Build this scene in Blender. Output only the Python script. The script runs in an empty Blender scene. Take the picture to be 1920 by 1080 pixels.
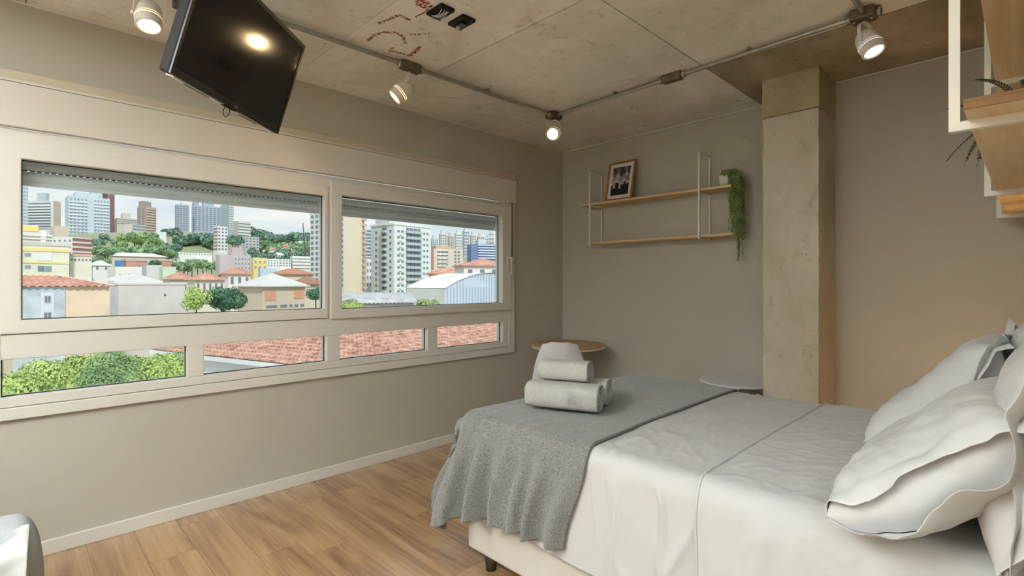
import bpy, bmesh, math, random
import numpy as np
from mathutils import Vector, Matrix, noise
random.seed(7)
S = bpy.context.scene
C = S.collection
PI = math.pi

# ------------------------------------------------------------------ camera, sky, sun, exposure
F_PX, CX, CY, CAM_H = 960.0, 960.0, 529.0, 1.3
YAW = math.atan2(975, 960)
FW = np.array([math.cos(YAW), math.sin(YAW)])
RT = np.array([math.sin(YAW), -math.cos(YAW)])
cam_d = bpy.data.cameras.new('camera')
cam_d.sensor_width = 36.0
cam_d.lens = F_PX / 1920 * 36
cam_d.shift_y = -11 / 1920
cam_d.clip_start, cam_d.clip_end = 0.03, 4000
cam = bpy.data.objects.new('camera', cam_d)
C.objects.link(cam)
cam.location = (0, 0, CAM_H)
cam.rotation_euler = (PI / 2, 0, YAW - PI / 2)
S.camera = cam

vs = S.view_settings
S.display_settings.display_device = 'sRGB'
vs.view_transform = 'Standard'
vs.look = 'None'
vs.gamma = 1.0
vs.use_curve_mapping = False
vs.exposure = 0.44
SKY_STRENGTH = 0.84
SUN_STRENGTH = 2.3
SPOT_W = 6.0
ROOM_FILL_W = 36.0
UPLIGHT_FILL_W = 1120.0

def lin(r, g, b):
    def f(c):
        c /= 255.0
        return c / 12.92 if c <= 0.04045 else ((c + 0.055) / 1.055) ** 2.4
    return (f(r), f(g), f(b), 1.0)

w = bpy.data.worlds.new('sky')
S.world = w
w.use_nodes = True
nt = w.node_tree
nt.nodes.clear()
N = nt.nodes.new
tc = N('ShaderNodeTexCoord'); sep = N('ShaderNodeSeparateXYZ')
nt.links.new(tc.outputs['Generated'], sep.inputs[0])
grad = N('ShaderNodeValToRGB')
grad.color_ramp.elements[0].position = 0.0
grad.color_ramp.elements[0].color = lin(222, 229, 233)
grad.color_ramp.elements[1].position = 0.55
grad.color_ramp.elements[1].color = lin(176, 205, 232)
nt.links.new(sep.outputs[2], grad.inputs[0])
mp = N('ShaderNodeMapping'); mp.inputs['Scale'].default_value = (2.2, 2.2, 11)
nt.links.new(tc.outputs['Generated'], mp.inputs[0])
cl = N('ShaderNodeTexNoise'); cl.inputs['Scale'].default_value = 2.2
cl.inputs['Detail'].default_value = 7; cl.inputs['Roughness'].default_value = 0.6
nt.links.new(mp.outputs[0], cl.inputs['Vector'])
cr = N('ShaderNodeValToRGB')
cr.color_ramp.elements[0].position = 0.42; cr.color_ramp.elements[0].color = (0, 0, 0, 1)
cr.color_ramp.elements[1].position = 0.62; cr.color_ramp.elements[1].color = (1, 1, 1, 1)
nt.links.new(cl.outputs['Fac'], cr.inputs[0])
mx = N('ShaderNodeMix'); mx.data_type = 'RGBA'
mx.inputs[7].default_value = lin(242, 242, 238)
nt.links.new(cr.outputs[0], mx.inputs[0]); nt.links.new(grad.outputs[0], mx.inputs[6])
bg = N('ShaderNodeBackground'); bg.inputs['Strength'].default_value = SKY_STRENGTH
nt.links.new(mx.outputs[2], bg.inputs['Color'])
wo = N('ShaderNodeOutputWorld'); nt.links.new(bg.outputs[0], wo.inputs[0])

sun_d = bpy.data.lights.new('sun', 'SUN')
sun_d.energy = SUN_STRENGTH; sun_d.angle = math.radians(6); sun_d.color = (1.0, 0.96, 0.9)
sun = bpy.data.objects.new('sun', sun_d); C.objects.link(sun)
sun.location = (0, -20, 40)
sun.rotation_euler = Vector((0.25, 0.75, -0.75)).to_track_quat('-Z', 'Y').to_euler()

# ------------------------------------------------------------------ helpers
def ray(u, v):
    a = (u - CX) / F_PX
    d = FW + a * RT
    return np.array([d[0], d[1], (CY - v) / F_PX])

def on_z(u, v, z):
    r = ray(u, v); p = r * (z - CAM_H) / r[2]; p[2] += CAM_H; return p

class MB:
    """collects geometry for ONE mesh object"""
    def __init__(s):
        s.v, s.f, s.sm, s.mi = [], [], [], []
    def add(s, verts, faces, smooth=False, m=0):
        b = len(s.v)
        s.v.extend([tuple(p) for p in verts])
        s.f.extend([tuple(i + b for i in f) for f in faces])
        s.sm.extend([smooth] * len(faces)); s.mi.extend([m] * len(faces))
        return s
    def box(s, x0, x1, y0, y1, z0, z1, m=0):
        v = [(x, y, z) for z in (z0, z1) for y in (y0, y1) for x in (x0, x1)]
        return s.add(v, [(0, 2, 3, 1), (4, 5, 7, 6), (0, 1, 5, 4), (2, 6, 7, 3), (0, 4, 6, 2), (1, 3, 7, 5)], False, m)
    def obox(s, c, ax, ay, az, m=0):
        c, ax, ay, az = map(np.array, (c, ax, ay, az))
        v = [c + i * ax + j * ay + k * az for k in (-1, 1) for j in (-1, 1) for i in (-1, 1)]
        return s.add(v, [(0, 2, 3, 1), (4, 5, 7, 6), (0, 1, 5, 4), (2, 6, 7, 3), (0, 4, 6, 2), (1, 3, 7, 5)], False, m)
    def tube(s, pts, r, seg=10, caps=True, smooth=True, m=0):
        pts = [Vector(p) for p in pts]; n = len(pts)
        rs = r if isinstance(r, (list, tuple)) else [r] * n
        rings = []; up = None
        for i, p in enumerate(pts):
            t = (pts[min(i + 1, n - 1)] - pts[max(i - 1, 0)]).normalized()
            if up is None:
                up = Vector((0, 0, 1)) if abs(t.z) < 0.9 else Vector((1, 0, 0))
            a = t.cross(up).normalized(); b = a.cross(t).normalized(); up = b
            rings.append([p + rs[i] * (math.cos(2 * PI * k / seg) * a + math.sin(2 * PI * k / seg) * b) for k in range(seg)])
        v = [q for ring in rings for q in ring]; f = []
        for i in range(n - 1):
            for k in range(seg):
                f.append((i * seg + k, i * seg + (k + 1) % seg, (i + 1) * seg + (k + 1) % seg, (i + 1) * seg + k))
        s.add(v, f, smooth, m)
        if caps:
            s.add(rings[0], [tuple(range(seg - 1, -1, -1))], False, m); s.add(rings[-1], [tuple(range(seg))], False, m)
        return s
    def lathe(s, prof, seg=32, o=(0, 0, 0), axis=(0, 0, 1), smooth=True, m=0):
        """prof: (radius, height) pairs along axis"""
        o = Vector(o); az = Vector(axis).normalized()
        ax = az.orthogonal().normalized(); ay = az.cross(ax)
        v, f = [], []
        for r, h in prof:
            for k in range(seg):
                a = 2 * PI * k / seg
                v.append(o + az * h + r * (math.cos(a) * ax + math.sin(a) * ay))
        for i in range(len(prof) - 1):
            for k in range(seg):
                f.append((i * seg + k, i * seg + (k + 1) % seg, (i + 1) * seg + (k + 1) % seg, (i + 1) * seg + k))
        s.add(v, f, smooth, m)
        return s
    def grid(s, P, smooth=True, closed_u=False, m=0):
        P = np.asarray(P); nu, nv = P.shape[:2]
        v = P.reshape(-1, 3); f = []
        for i in range(nu if closed_u else nu - 1):
            for j in range(nv - 1):
                i2 = (i + 1) % nu
                f.append((i * nv + j, i2 * nv + j, i2 * nv + j + 1, i * nv + j + 1))
        return s.add(v, f, smooth, m)
    def poly(s, pts, m=0):
        return s.add(pts, [tuple(range(len(pts)))], False, m)
    def build(s, name, mats, parent=None, bevel=0, origin=None, bevel_seg=2, subdiv=0, solid=0):
        me = bpy.data.meshes.new(name)
        A = np.array(s.v, dtype=float)
        if parent is not None:
            off = WORLD[parent.name]
        elif origin is not None:
            off = np.array(origin, float)
        else:
            off = np.array([(A[:, 0].min() + A[:, 0].max()) / 2, (A[:, 1].min() + A[:, 1].max()) / 2, A[:, 2].min()])
        A = A - off
        me.from_pydata(A.tolist(), [], s.f)
        me.polygons.foreach_set('use_smooth', s.sm)
        me.polygons.foreach_set('material_index', s.mi)
        for mm in (mats if isinstance(mats, (list, tuple)) else [mats]):
            me.materials.append(mm)
        me.update()
        o = bpy.data.objects.new(name, me); C.objects.link(o)
        if parent is not None:
            o.parent = parent
            WORLD[o.name] = off
        else:
            o.location = off
            WORLD[o.name] = off
        if solid:
            q = o.modifiers.new('solid', 'SOLIDIFY'); q.thickness = solid; q.offset = -1
        if bevel:
            q = o.modifiers.new('bevel', 'BEVEL'); q.width = bevel; q.segments = bevel_seg; q.limit_method = 'ANGLE'
            q.harden_normals = False
        if subdiv:
            q = o.modifiers.new('sub', 'SUBSURF'); q.levels = subdiv; q.render_levels = subdiv
        return o
WORLD = {}

def tag(o, label=None, cat=None, group=None, kind=None):
    if label: o['label'] = label
    if cat: o['category'] = cat
    if group: o['group'] = group
    if kind: o['kind'] = kind
    return o

def empty(name, loc, label=None, cat=None, group=None, kind=None):
    o = bpy.data.objects.new(name, None); C.objects.link(o)
    o.location = loc; o.empty_display_size = 0.05
    WORLD[o.name] = np.array(loc, float)
    return tag(o, label, cat, group, kind)

# ------------------------------------------------------------------ materials
def base_mat(name):
    m = bpy.data.materials.new(name); m.use_nodes = True
    t = m.node_tree; b = t.nodes['Principled BSDF']
    return m, t, b

def mat(name, col, rough=0.6, metal=0.0, var=0.0, vscale=4.0, bump=0.0, bscale=60.0, spec=0.5, detail=4, var_col=None, stretch=None, coat=0, rnd=0.0):
    m, t, b = base_mat(name)
    b.inputs['Base Color'].default_value = col
    b.inputs['Roughness'].default_value = rough
    b.inputs['Metallic'].default_value = metal
    b.inputs['Specular IOR Level'].default_value = spec
    if coat: b.inputs['Coat Weight'].default_value = coat
    n = t.nodes.new; L = t.links.new
    tcn = n('ShaderNodeTexCoord'); vec = tcn.outputs['Object']
    if stretch:
        mpn = n('ShaderNodeMapping'); mpn.inputs['Scale'].default_value = stretch
        L(vec, mpn.inputs[0]); vec = mpn.outputs[0]
    out = None
    if var:
        nz = n('ShaderNodeTexNoise'); nz.inputs['Scale'].default_value = vscale; nz.inputs['Detail'].default_value = detail
        L(vec, nz.inputs['Vector'])
        rp = n('ShaderNodeValToRGB')
        c2 = var_col or tuple(c * (1 - var) for c in col[:3]) + (1,)
        rp.color_ramp.elements[0].position = 0.3; rp.color_ramp.elements[0].color = c2
        rp.color_ramp.elements[1].position = 0.7; rp.color_ramp.elements[1].color = tuple(min(1, c * (1 + var * .4)) for c in col[:3]) + (1,)
        L(nz.outputs['Fac'], rp.inputs[0]); out = rp.outputs[0]
    if rnd:
        oi = n('ShaderNodeObjectInfo'); hs = n('ShaderNodeHueSaturation'); mr = n('ShaderNodeMapRange')
        mr.inputs['To Min'].default_value = 1 - rnd; mr.inputs['To Max'].default_value = 1 + rnd
        L(oi.outputs['Random'], mr.inputs['Value']); L(mr.outputs[0], hs.inputs['Value'])
        if out: L(out, hs.inputs['Color'])
        else: hs.inputs['Color'].default_value = col
        out = hs.outputs[0]
    if out: L(out, b.inputs['Base Color'])
    if bump:
        nb = n('ShaderNodeTexNoise'); nb.inputs['Scale'].default_value = bscale; nb.inputs['Detail'].default_value = 5
        L(vec, nb.inputs['Vector'])
        bp = n('ShaderNodeBump'); bp.inputs['Strength'].default_value = bump; bp.inputs['Distance'].default_value = 0.01
        L(nb.outputs['Fac'], bp.inputs['Height']); L(bp.outputs[0], b.inputs['Normal'])
    return m

def emit(name, col, strength):
    m, t, b = base_mat(name)
    b.inputs['Base Color'].default_value = (0, 0, 0, 1)
    b.inputs['Emission Color'].default_value = col
    b.inputs['Emission Strength'].default_value = strength
    return m

def glass_mat(name, tint=(0.96, 0.98, 0.98, 1)):
    m = bpy.data.materials.new(name); m.use_nodes = True
    t = m.node_tree; t.nodes.clear(); n = t.nodes.new; L = t.links.new
    tr = n('ShaderNodeBsdfTransparent'); tr.inputs[0].default_value = tint
    gl = n('ShaderNodeBsdfGlossy'); gl.inputs['Roughness'].default_value = 0.0
    fr = n('ShaderNodeFresnel'); fr.inputs['IOR'].default_value = 1.3
    mxx = n('ShaderNodeMixShader'); o = n('ShaderNodeOutputMaterial')
    L(fr.outputs[0], mxx.inputs[0]); L(tr.outputs[0], mxx.inputs[1]); L(gl.outputs[0], mxx.inputs[2]); L(mxx.outputs[0], o.inputs[0])
    return m

def wood_mat(name, c_light, c_dark, rough=0.4, axis=1, scale=1.0, rnd=0.12, grain=1.0, spec=0.5, bump=0.05, coat=0.0):
    """long grain along the given local axis, each object its own piece"""
    m, t, b = base_mat(name); n = t.nodes.new; L = t.links.new
    tcn = n('ShaderNodeTexCoord'); oi = n('ShaderNodeObjectInfo')
    add = n('ShaderNodeVectorMath'); add.operation = 'ADD'
    cmb = n('ShaderNodeCombineXYZ'); ml = n('ShaderNodeMath'); ml.operation = 'MULTIPLY'; ml.inputs[1].default_value = 37.0
    L(oi.outputs['Random'], ml.inputs[0])
    for i in range(3): L(ml.outputs[0], cmb.inputs[i])
    L(tcn.outputs['Object'], add.inputs[0]); L(cmb.outputs[0], add.inputs[1])
    mpn = n('ShaderNodeMapping'); sc = [9 * scale] * 3; sc[axis] = 1.1 * scale
    mpn.inputs['Scale'].default_value = sc
    L(add.outputs[0], mpn.inputs[0])
    nz = n('ShaderNodeTexNoise'); nz.inputs['Scale'].default_value = 0.9; nz.inputs['Detail'].default_value = 6; nz.inputs['Distortion'].default_value = 1.6
    L(mpn.outputs[0], nz.inputs['Vector'])
    mp2 = n('ShaderNodeMapping'); sc2 = [120 * scale] * 3; sc2[axis] = 3 * scale
    mp2.inputs['Scale'].default_value = sc2; L(add.outputs[0], mp2.inputs[0])
    nf = n('ShaderNodeTexNoise'); nf.inputs['Scale'].default_value = 1.0; nf.inputs['Detail'].default_value = 3
    L(mp2.outputs[0], nf.inputs['Vector'])
    mixf = n('ShaderNodeMix'); mixf.data_type = 'FLOAT'; mixf.inputs[0].default_value = 0.3
    L(nz.outputs['Fac'], mixf.inputs[2]); L(nf.outputs['Fac'], mixf.inputs[3])
    rp = n('ShaderNodeValToRGB')
    rp.color_ramp.elements[0].position = 0.5 - 0.16 * grain; rp.color_ramp.elements[0].color = c_dark
    rp.color_ramp.elements[1].position = 0.5 + 0.1 * grain; rp.color_ramp.elements[1].color = c_light
    L(mixf.outputs[0], rp.inputs[0])
    hs = n('ShaderNodeHueSaturation'); mr = n('ShaderNodeMapRange')
    mr.inputs['To Min'].default_value = 1 - rnd; mr.inputs['To Max'].default_value = 1 + rnd
    L(oi.outputs['Random'], mr.inputs['Value']); L(mr.outputs[0], hs.inputs['Value']); L(rp.outputs[0], hs.inputs['Color'])
    L(hs.outputs[0], b.inputs['Base Color'])
    b.inputs['Roughness'].default_value = rough; b.inputs['Specular IOR Level'].default_value = spec
    if coat:
        b.inputs['Coat Weight'].default_value = coat; b.inputs['Coat Roughness'].default_value = .16
    if bump:
        bp = n('ShaderNodeBump'); bp.inputs['Strength'].default_value = bump; bp.inputs['Distance'].default_value = 0.004
        L(mixf.outputs[0], bp.inputs['Height']); L(bp.outputs[0], b.inputs['Normal'])
    return m

def concrete_mat(name, c0, c1, c2, streak=None, rnd=0.06):
    """mottled cast concrete: cloudy tone, darker stains, pinholes and trowel marks"""
    m, t, b = base_mat(name); n = t.nodes.new; L = t.links.new
    tcn = n('ShaderNodeTexCoord'); geo = n('ShaderNodeNewGeometry'); vec = geo.outputs['Position']
    if streak:
        mpn = n('ShaderNodeMapping'); mpn.inputs['Scale'].default_value = streak; L(vec, mpn.inputs[0]); vec = mpn.outputs[0]
    n1 = n('ShaderNodeTexNoise'); n1.inputs['Scale'].default_value = 2.1; n1.inputs['Detail'].default_value = 9; n1.inputs['Roughness'].default_value = 0.62; n1.inputs['Distortion'].default_value = 0.6
    L(vec, n1.inputs['Vector'])
    r1 = n('ShaderNodeValToRGB')
    r1.color_ramp.elements[0].position = 0.34; r1.color_ramp.elements[0].color = c1
    r1.color_ramp.elements[1].position = 0.62; r1.color_ramp.elements[1].color = c0
    L(n1.outputs['Fac'], r1.inputs[0])
    n2 = n('ShaderNodeTexNoise'); n2.inputs['Scale'].default_value = 7.0; n2.inputs['Detail'].default_value = 8; n2.inputs['Roughness'].default_value = 0.7; n2.inputs['Distortion'].default_value = 1.2
    L(vec, n2.inputs['Vector'])
    r2 = n('ShaderNodeValToRGB')
    r2.color_ramp.elements[0].position = 0.57; r2.color_ramp.elements[0].color = (0, 0, 0, 1)
    r2.color_ramp.elements[1].position = 0.74; r2.color_ramp.elements[1].color = (0.75, 0.75, 0.75, 1)
    L(n2.outputs['Fac'], r2.inputs[0])
    mx1 = n('ShaderNodeMix'); mx1.data_type = 'RGBA'; mx1.inputs[7].default_value = c2
    L(r2.outputs[0], mx1.inputs[0]); L(r1.outputs[0], mx1.inputs[6])
    # pinholes / scuffs
    mp3 = n('ShaderNodeMapping'); mp3.inputs['Scale'].default_value = (1.0, 2.2, 1.6); mp3.inputs['Rotation'].default_value = (0.3, 0.2, 0.9)
    L(vec, mp3.inputs[0])
    n3 = n('ShaderNodeTexNoise'); n3.inputs['Scale'].default_value = 16; n3.inputs['Detail'].default_value = 6; n3.inputs['Roughness'].default_value = 0.55
    L(mp3.outputs[0], n3.inputs['Vector'])
    r3 = n('ShaderNodeValToRGB')
    r3.color_ramp.elements[0].position = 0.695; r3.color_ramp.elements[0].color = (0, 0, 0, 1)
    r3.color_ramp.elements[1].position = 0.74; r3.color_ramp.elements[1].color = (0.8, 0.8, 0.8, 1)
    L(n3.outputs['Fac'], r3.inputs[0])
    mx2 = n('ShaderNodeMix'); mx2.data_type = 'RGBA'; mx2.inputs[7].default_value = tuple(c * 0.35 for c in c2[:3]) + (1,)
    L(r3.outputs[0], mx2.inputs[0]); L(mx1.outputs[2], mx2.inputs[6])
    hs = n('ShaderNodeHueSaturation'); mr = n('ShaderNodeMapRange'); oi = n('ShaderNodeObjectInfo')
    mr.inputs['To Min'].default_value = 1 - rnd; mr.inputs['To Max'].default_value = 1 + rnd
    L(oi.outputs['Random'], mr.inputs['Value']); L(mr.outputs[0], hs.inputs['Value']); L(mx2.outputs[2], hs.inputs['Color'])
    L(hs.outputs[0], b.inputs['Base Color'])
    b.inputs['Roughness'].default_value = 0.75
    bp = n('ShaderNodeBump'); bp.inputs['Strength'].default_value = 0.35; bp.inputs['Distance'].default_value = 0.006
    L(n2.outputs['Fac'], bp.inputs['Height']); L(bp.outputs[0], b.inputs['Normal'])
    return m

M = {}
M['wall'] = mat('wall_paint', lin(187, 181, 167), 0.85, var=0.04, vscale=1.2, bump=0.06, bscale=180)
M['white'] = mat('white_pvc', lin(223, 219, 210), 0.38, var=0.02, vscale=3)
M['box'] = mat('shutter_box_pvc', lin(214, 207, 195), 0.45, var=0.02, vscale=2)
M['ledge'] = mat('ledge_gloss', lin(206, 194, 168), 0.22, var=0.03, vscale=2)
M['gasket'] = mat('black_gasket', lin(25, 26, 27), 0.6)
M['slat'] = mat('shutter_slat', lin(228, 234, 231), 0.5)
M['whitemetal'] = mat('white_metal', lin(228, 222, 210), 0.4, var=0.02)
M['lampwhite'] = mat('lamp_white', lin(228, 220, 212), 0.4)
M['steel'] = mat('galvanised_steel', lin(178, 176, 164), 0.35, metal=0.75, var=0.15, vscale=25)
M['darksteel'] = mat('dull_box_metal', lin(120, 108, 90), 0.5, metal=0.6, var=0.2, vscale=30)
M['brown'] = mat('dark_bracket', lin(62, 50, 38), 0.5)
M['black'] = mat('black_plastic', lin(24, 22, 20), 0.6, spec=.3)
M['screen'] = mat('screen', lin(9, 9, 9), 0.10, spec=0.9)
M['bezel'] = mat('tv_bezel', lin(44, 40, 36), 0.3)
M['silver'] = mat('silver_trim', lin(196, 192, 184), 0.3, metal=0.4)
M['floorwood'] = wood_mat('floor_laminate', lin(182, 143, 100), lin(126, 88, 53), rough=0.22, axis=1, scale=0.62, rnd=0.035, spec=0.8, bump=0.015, coat=.8)
M['shelfwood'] = wood_mat('light_oak', lin(232, 202, 152), lin(212, 176, 122), rough=0.5, axis=0, rnd=0.02, bump=0.02)
M['shelfwood_y'] = wood_mat('light_oak_cross', lin(224, 192, 140), lin(202, 164, 110), rough=0.5, axis=1, rnd=0.02, bump=0.02)
M['plyedge'] = wood_mat('ply_edge', lin(138, 94, 42), lin(92, 58, 22), rough=0.6, axis=1, scale=3, rnd=0.02)
M['tablewood'] = wood_mat('table_oak', lin(206, 166, 108), lin(180, 138, 84), rough=0.4, axis=0, rnd=0.02)
M['framewood'] = wood_mat('frame_wood', lin(176, 128, 70), lin(140, 94, 48), rough=0.5, axis=2, scale=2, rnd=0.02)
M['ceil'] = concrete_mat('ceiling_concrete', lin(234, 231, 222), lin(214, 208, 193), lin(164, 152, 126))
M['beam'] = concrete_mat('beam_concrete', lin(168, 156, 130), lin(140, 127, 100), lin(96, 82, 58), streak=(1, 1.4, 1))
M['column'] = concrete_mat('column_concrete', lin(198, 191, 174), lin(178, 169, 148), lin(142, 126, 92), streak=(1, 1, 0.7))
M['columntop'] = concrete_mat('column_top_concrete', lin(188, 176, 146), lin(166, 151, 116), lin(110, 94, 60))
M['sheet'] = mat('white_cotton', lin(200, 199, 197), 0.9, var=0.03, vscale=2, bump=0.25, bscale=24, spec=0.2)
M['sheet2'] = mat('white_cotton_cover', lin(201, 200, 198), 0.9, var=0.03, vscale=2, bump=0.25, bscale=30, spec=0.2)
M['pillow'] = mat('pillow_cotton', lin(208, 207, 205), 0.9, bump=0.12, bscale=18, spec=0.2)
M['bedbase'] = mat('bed_base_fabric', lin(204, 198, 188), 0.9, bump=0.05, bscale=200, spec=0.2)
M['mattress'] = mat('mattress_fabric', lin(230, 226, 218), 0.9, spec=0.2)
M['towel'] = mat('towel_terry', lin(212, 210, 204), 1.0, var=0.10, vscale=160, bump=0.9, bscale=260, spec=0.05)
M['chairwhite'] = mat('white_shell', lin(232, 232, 236), 0.35)
M['legwood'] = mat('beech', lin(196, 160, 112), 0.5)
M['pot'] = mat('white_pot', lin(232, 230, 224), 0.4)
M['soil'] = mat('soil', lin(60, 46, 34), 0.9)
M['pearl'] = mat('pearl_leaf', lin(162, 184, 108), 0.45, var=0.45, vscale=14, var_col=lin(66, 108, 44))
M['fern'] = mat('dark_frond', lin(62, 62, 34), 0.7)
M['armfabric'] = mat('grey_fabric', lin(168, 172, 175), 0.95, var=0.05, vscale=6, bump=0.3, bscale=150, spec=0.15)
M['armwhite'] = mat('crinkled_white_cloth', lin(196, 196, 194), 0.95, bump=0.3, bscale=20, spec=0.15)
M['mat_board'] = mat('mat_board', lin(232, 226, 216), 0.8)
M['glass'] = glass_mat('window_glass')
M['bulbwarm'] = emit('warm_bulb', lin(255, 214, 146), 7.0)
M['bulbcool'] = emit('cool_bulb', lin(214, 232, 255), 3.0)
M['ringglow'] = mat('lamp_slot', lin(250, 246, 238), 0.4)
M['bedlamp'] = emit('bedside_bulb', lin(255, 190, 110), 12)
# ------------------------------------------------------------------ room shell
def struct(o, label=None):
    return tag(o, label, kind='structure')

YN, XE, XE2, YS, ZC = 3.30, 3.96, 3.84, -0.10, 2.60
b = MB()
b.box(-2.8, -2.5, YN, YN + .2, 0, ZC); b.box(-.45, -0.15, YN, YN + .2, 0, ZC); b.box(-2.5, -.45, YN, YN + .2, 0, .667); b.box(-2.5, -.45, YN, YN + .2, 2.25, ZC); b.box(3.263, XE + .2, YN, YN + .2, 0, ZC)
b.box(-0.15, 3.263, YN, YN + .2, 0, 0.667); b.box(-0.15, 3.263, YN, YN + .2, 2.06, ZC)
struct(b.build('wall_north', M['wall']))
struct(MB().box(XE, XE + .2, 0.9, YN, 0, ZC).build('wall_east', M['wall']))
struct(MB().box(XE2, XE + .2, YS, 0.9, 0, ZC).build('wall_east.001', M['wall']))
b = MB(); b.box(1.0, XE2, YS - .14, YS, 0, ZC); b.box(1.0, 1.14, -2.8, YS - .14, 0, ZC)
struct(b.build('wall_south', M['wall']))
b = MB(); b.box(-2.94, -2.8, -2.8, YN, 0, ZC); struct(b.build('wall_west', M['wall']))
b = MB(); b.box(-2.94, 1.14, -2.94, -2.8, 0, ZC); struct(b.build('wall_south.001', M['wall']))

# ceiling slab with cast panels
ceil = struct(MB().box(-2.94, XE + .2, -2.94, YN + .2, ZC + .006, ZC + .2).build('ceiling', M['brown']))
xs = [-2.94, -1.77, -1.16, -0.55, 0.06, 0.67, 1.28, 1.89, 2.50, 3.03, XE + .2]
gaps = {1.89: .004, 3.03: .004, 2.50: .0012, 1.28: .0012}
ysb = [-2.94, -1.05, 1.39, YN + .2]
for i in range(len(xs) - 1):
    for j in range(3):
        g0, g1 = gaps.get(xs[i], .002), gaps.get(xs[i + 1], .002)
        if i == len(xs) - 2 and j < 2:
            mm = M['beam']
        else:
            mm = M['ceil']
        MB().box(xs[i] + g0, xs[i + 1] - g1, ysb[j] + .003, ysb[j + 1] - .003, ZC, ZC + .006).build('ceiling_panel', mm, ceil)
# thin caulk lines where walls meet the slab
b = MB(); b.box(-2.8, XE, YN - .006, YN, ZC - .006, ZC); struct(b.build('trim_1', M['white']))
b = MB(); b.box(XE - .006, XE, 1.22, YN - .006, ZC - .006, ZC); b.box(XE2 - .006, XE2, YS, .9, ZC - .006, ZC); struct(b.build('trim_2', M['white']))

# floor planks
fl = struct(MB().box(-2.94, XE + .2, -2.94, YN + .2, -.2, -.012).build('floor', M['brown']))
meshes = {}
PW, PL = 0.19, 1.22
k0 = int(math.floor((-2.8 - 1.035) / PW))
for k in range(k0, 17):
    x0 = 1.035 + PW * k
    if x0 > XE: break
    off = [0, .61, .30, .92, .45, .77, .15][k % 7]
    if k == 0: off = 0
    if k == 2 or k == 3: off = 0 if k == 3 else .61
    y = 2.41 + off - 5 * PL
    while y < YN:
        ya, yb = max(y, -2.8), min(y + PL, YN)
        if yb - ya > .02:
            key = round(yb - ya, 3)
            c = ((x0 + PW / 2), (ya + yb) / 2, -.012)
            if key not in meshes:
                h = key / 2
                bb = MB(); bx_, by_, ch = PW / 2 - .0006, h - .0006, .0012
                v = [(-bx_, -by_, 0), (bx_, -by_, 0), (bx_, by_, 0), (-bx_, by_, 0),
                     (-bx_, -by_, .0115), (bx_, -by_, .0115), (bx_, by_, .0115), (-bx_, by_, .0115),
                     (-bx_ + ch, -by_ + ch, .012), (bx_ - ch, -by_ + ch, .012), (bx_ - ch, by_ - ch, .012), (-bx_ + ch, by_ - ch, .012)]
                f = [(8, 9, 10, 11)] + [(a, (a + 1) % 4, 4 + (a + 1) % 4, 4 + a) for a in range(4)] + [(4 + a, 4 + (a + 1) % 4, 8 + (a + 1) % 4, 8 + a) for a in range(4)]
                bb.add(v, f)
                o = bb.build('plank', M['floorwood'], fl); meshes[key] = o.data
                o.data.transform(Matrix.Translation(Vector(WORLD['floor'])))
            else:
                o = bpy.data.objects.new('plank', meshes[key]); C.objects.link(o); o.parent = fl
            o.location = Vector(c) - Vector(WORLD['floor'])
        y += PL

# skirting
b = MB(); b.box(-2.8, XE, YN - .014, YN, 0, .070); struct(b.build('baseboard_north', M['white'], bevel=.003))
b = MB(); b.box(XE - .014, XE, 1.22, YN - .014, 0, .070); struct(b.build('baseboard_east', M['white'], bevel=.003))

# concrete column, rough arrises
def rough_block(x0, x1, y0, y1, z0, z1, seed, n=40, amp=.003):
    mb = MB()
    def P(x, y, z, edge):
        q = Vector((x, y, z)) * 14 + Vector((seed, 0, 0))
        d = noise.noise(q) * amp * .5
        if edge:
            d2 = max(0, noise.noise(Vector((seed * 3, 0, z * 22)))) * amp * 2.4
            x += d2 * (1 if x < (x0 + x1) / 2 else -1); y += d2 * (1 if y < (y0 + y1) / 2 else -1)
        return (x + d, y + d, z)
    rows = []
    for i in range(n + 1):
        z = z0 + (z1 - z0) * i / n
        ring = []
        m_ = 8
        for (ax, ay, bx, by) in ((x0, y0, x1, y0), (x1, y0, x1, y1), (x1, y1, x0, y1), (x0, y1, x0, y0)):
            for t in range(m_):
                s = t / m_
                ring.append(P(ax + (bx - ax) * s, ay + (by - ay) * s, z, t == 0))
        rows.append(ring)
    G = np.array(rows).transpose(1, 0, 2)
    mb.grid(G, smooth=False, closed_u=True)
    mb.add([tuple(p) for p in G[:, 0]], [tuple(range(len(G)))[::-1]]); mb.add([tuple(p) for p in G[:, -1]], [tuple(range(len(G)))])
    return mb
col = struct(empty('column', (3.66, 1.06, 0)))
rough_block(3.475, XE2 + .1, .90, 1.22, 0, 2.352, 3, 90).build('shaft', M['column'], col)
rough_block(3.471, XE2 + .1, .897, 1.223, 2.357, ZC, 9, 14).build('column_head', M['columntop'], col)

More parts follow.
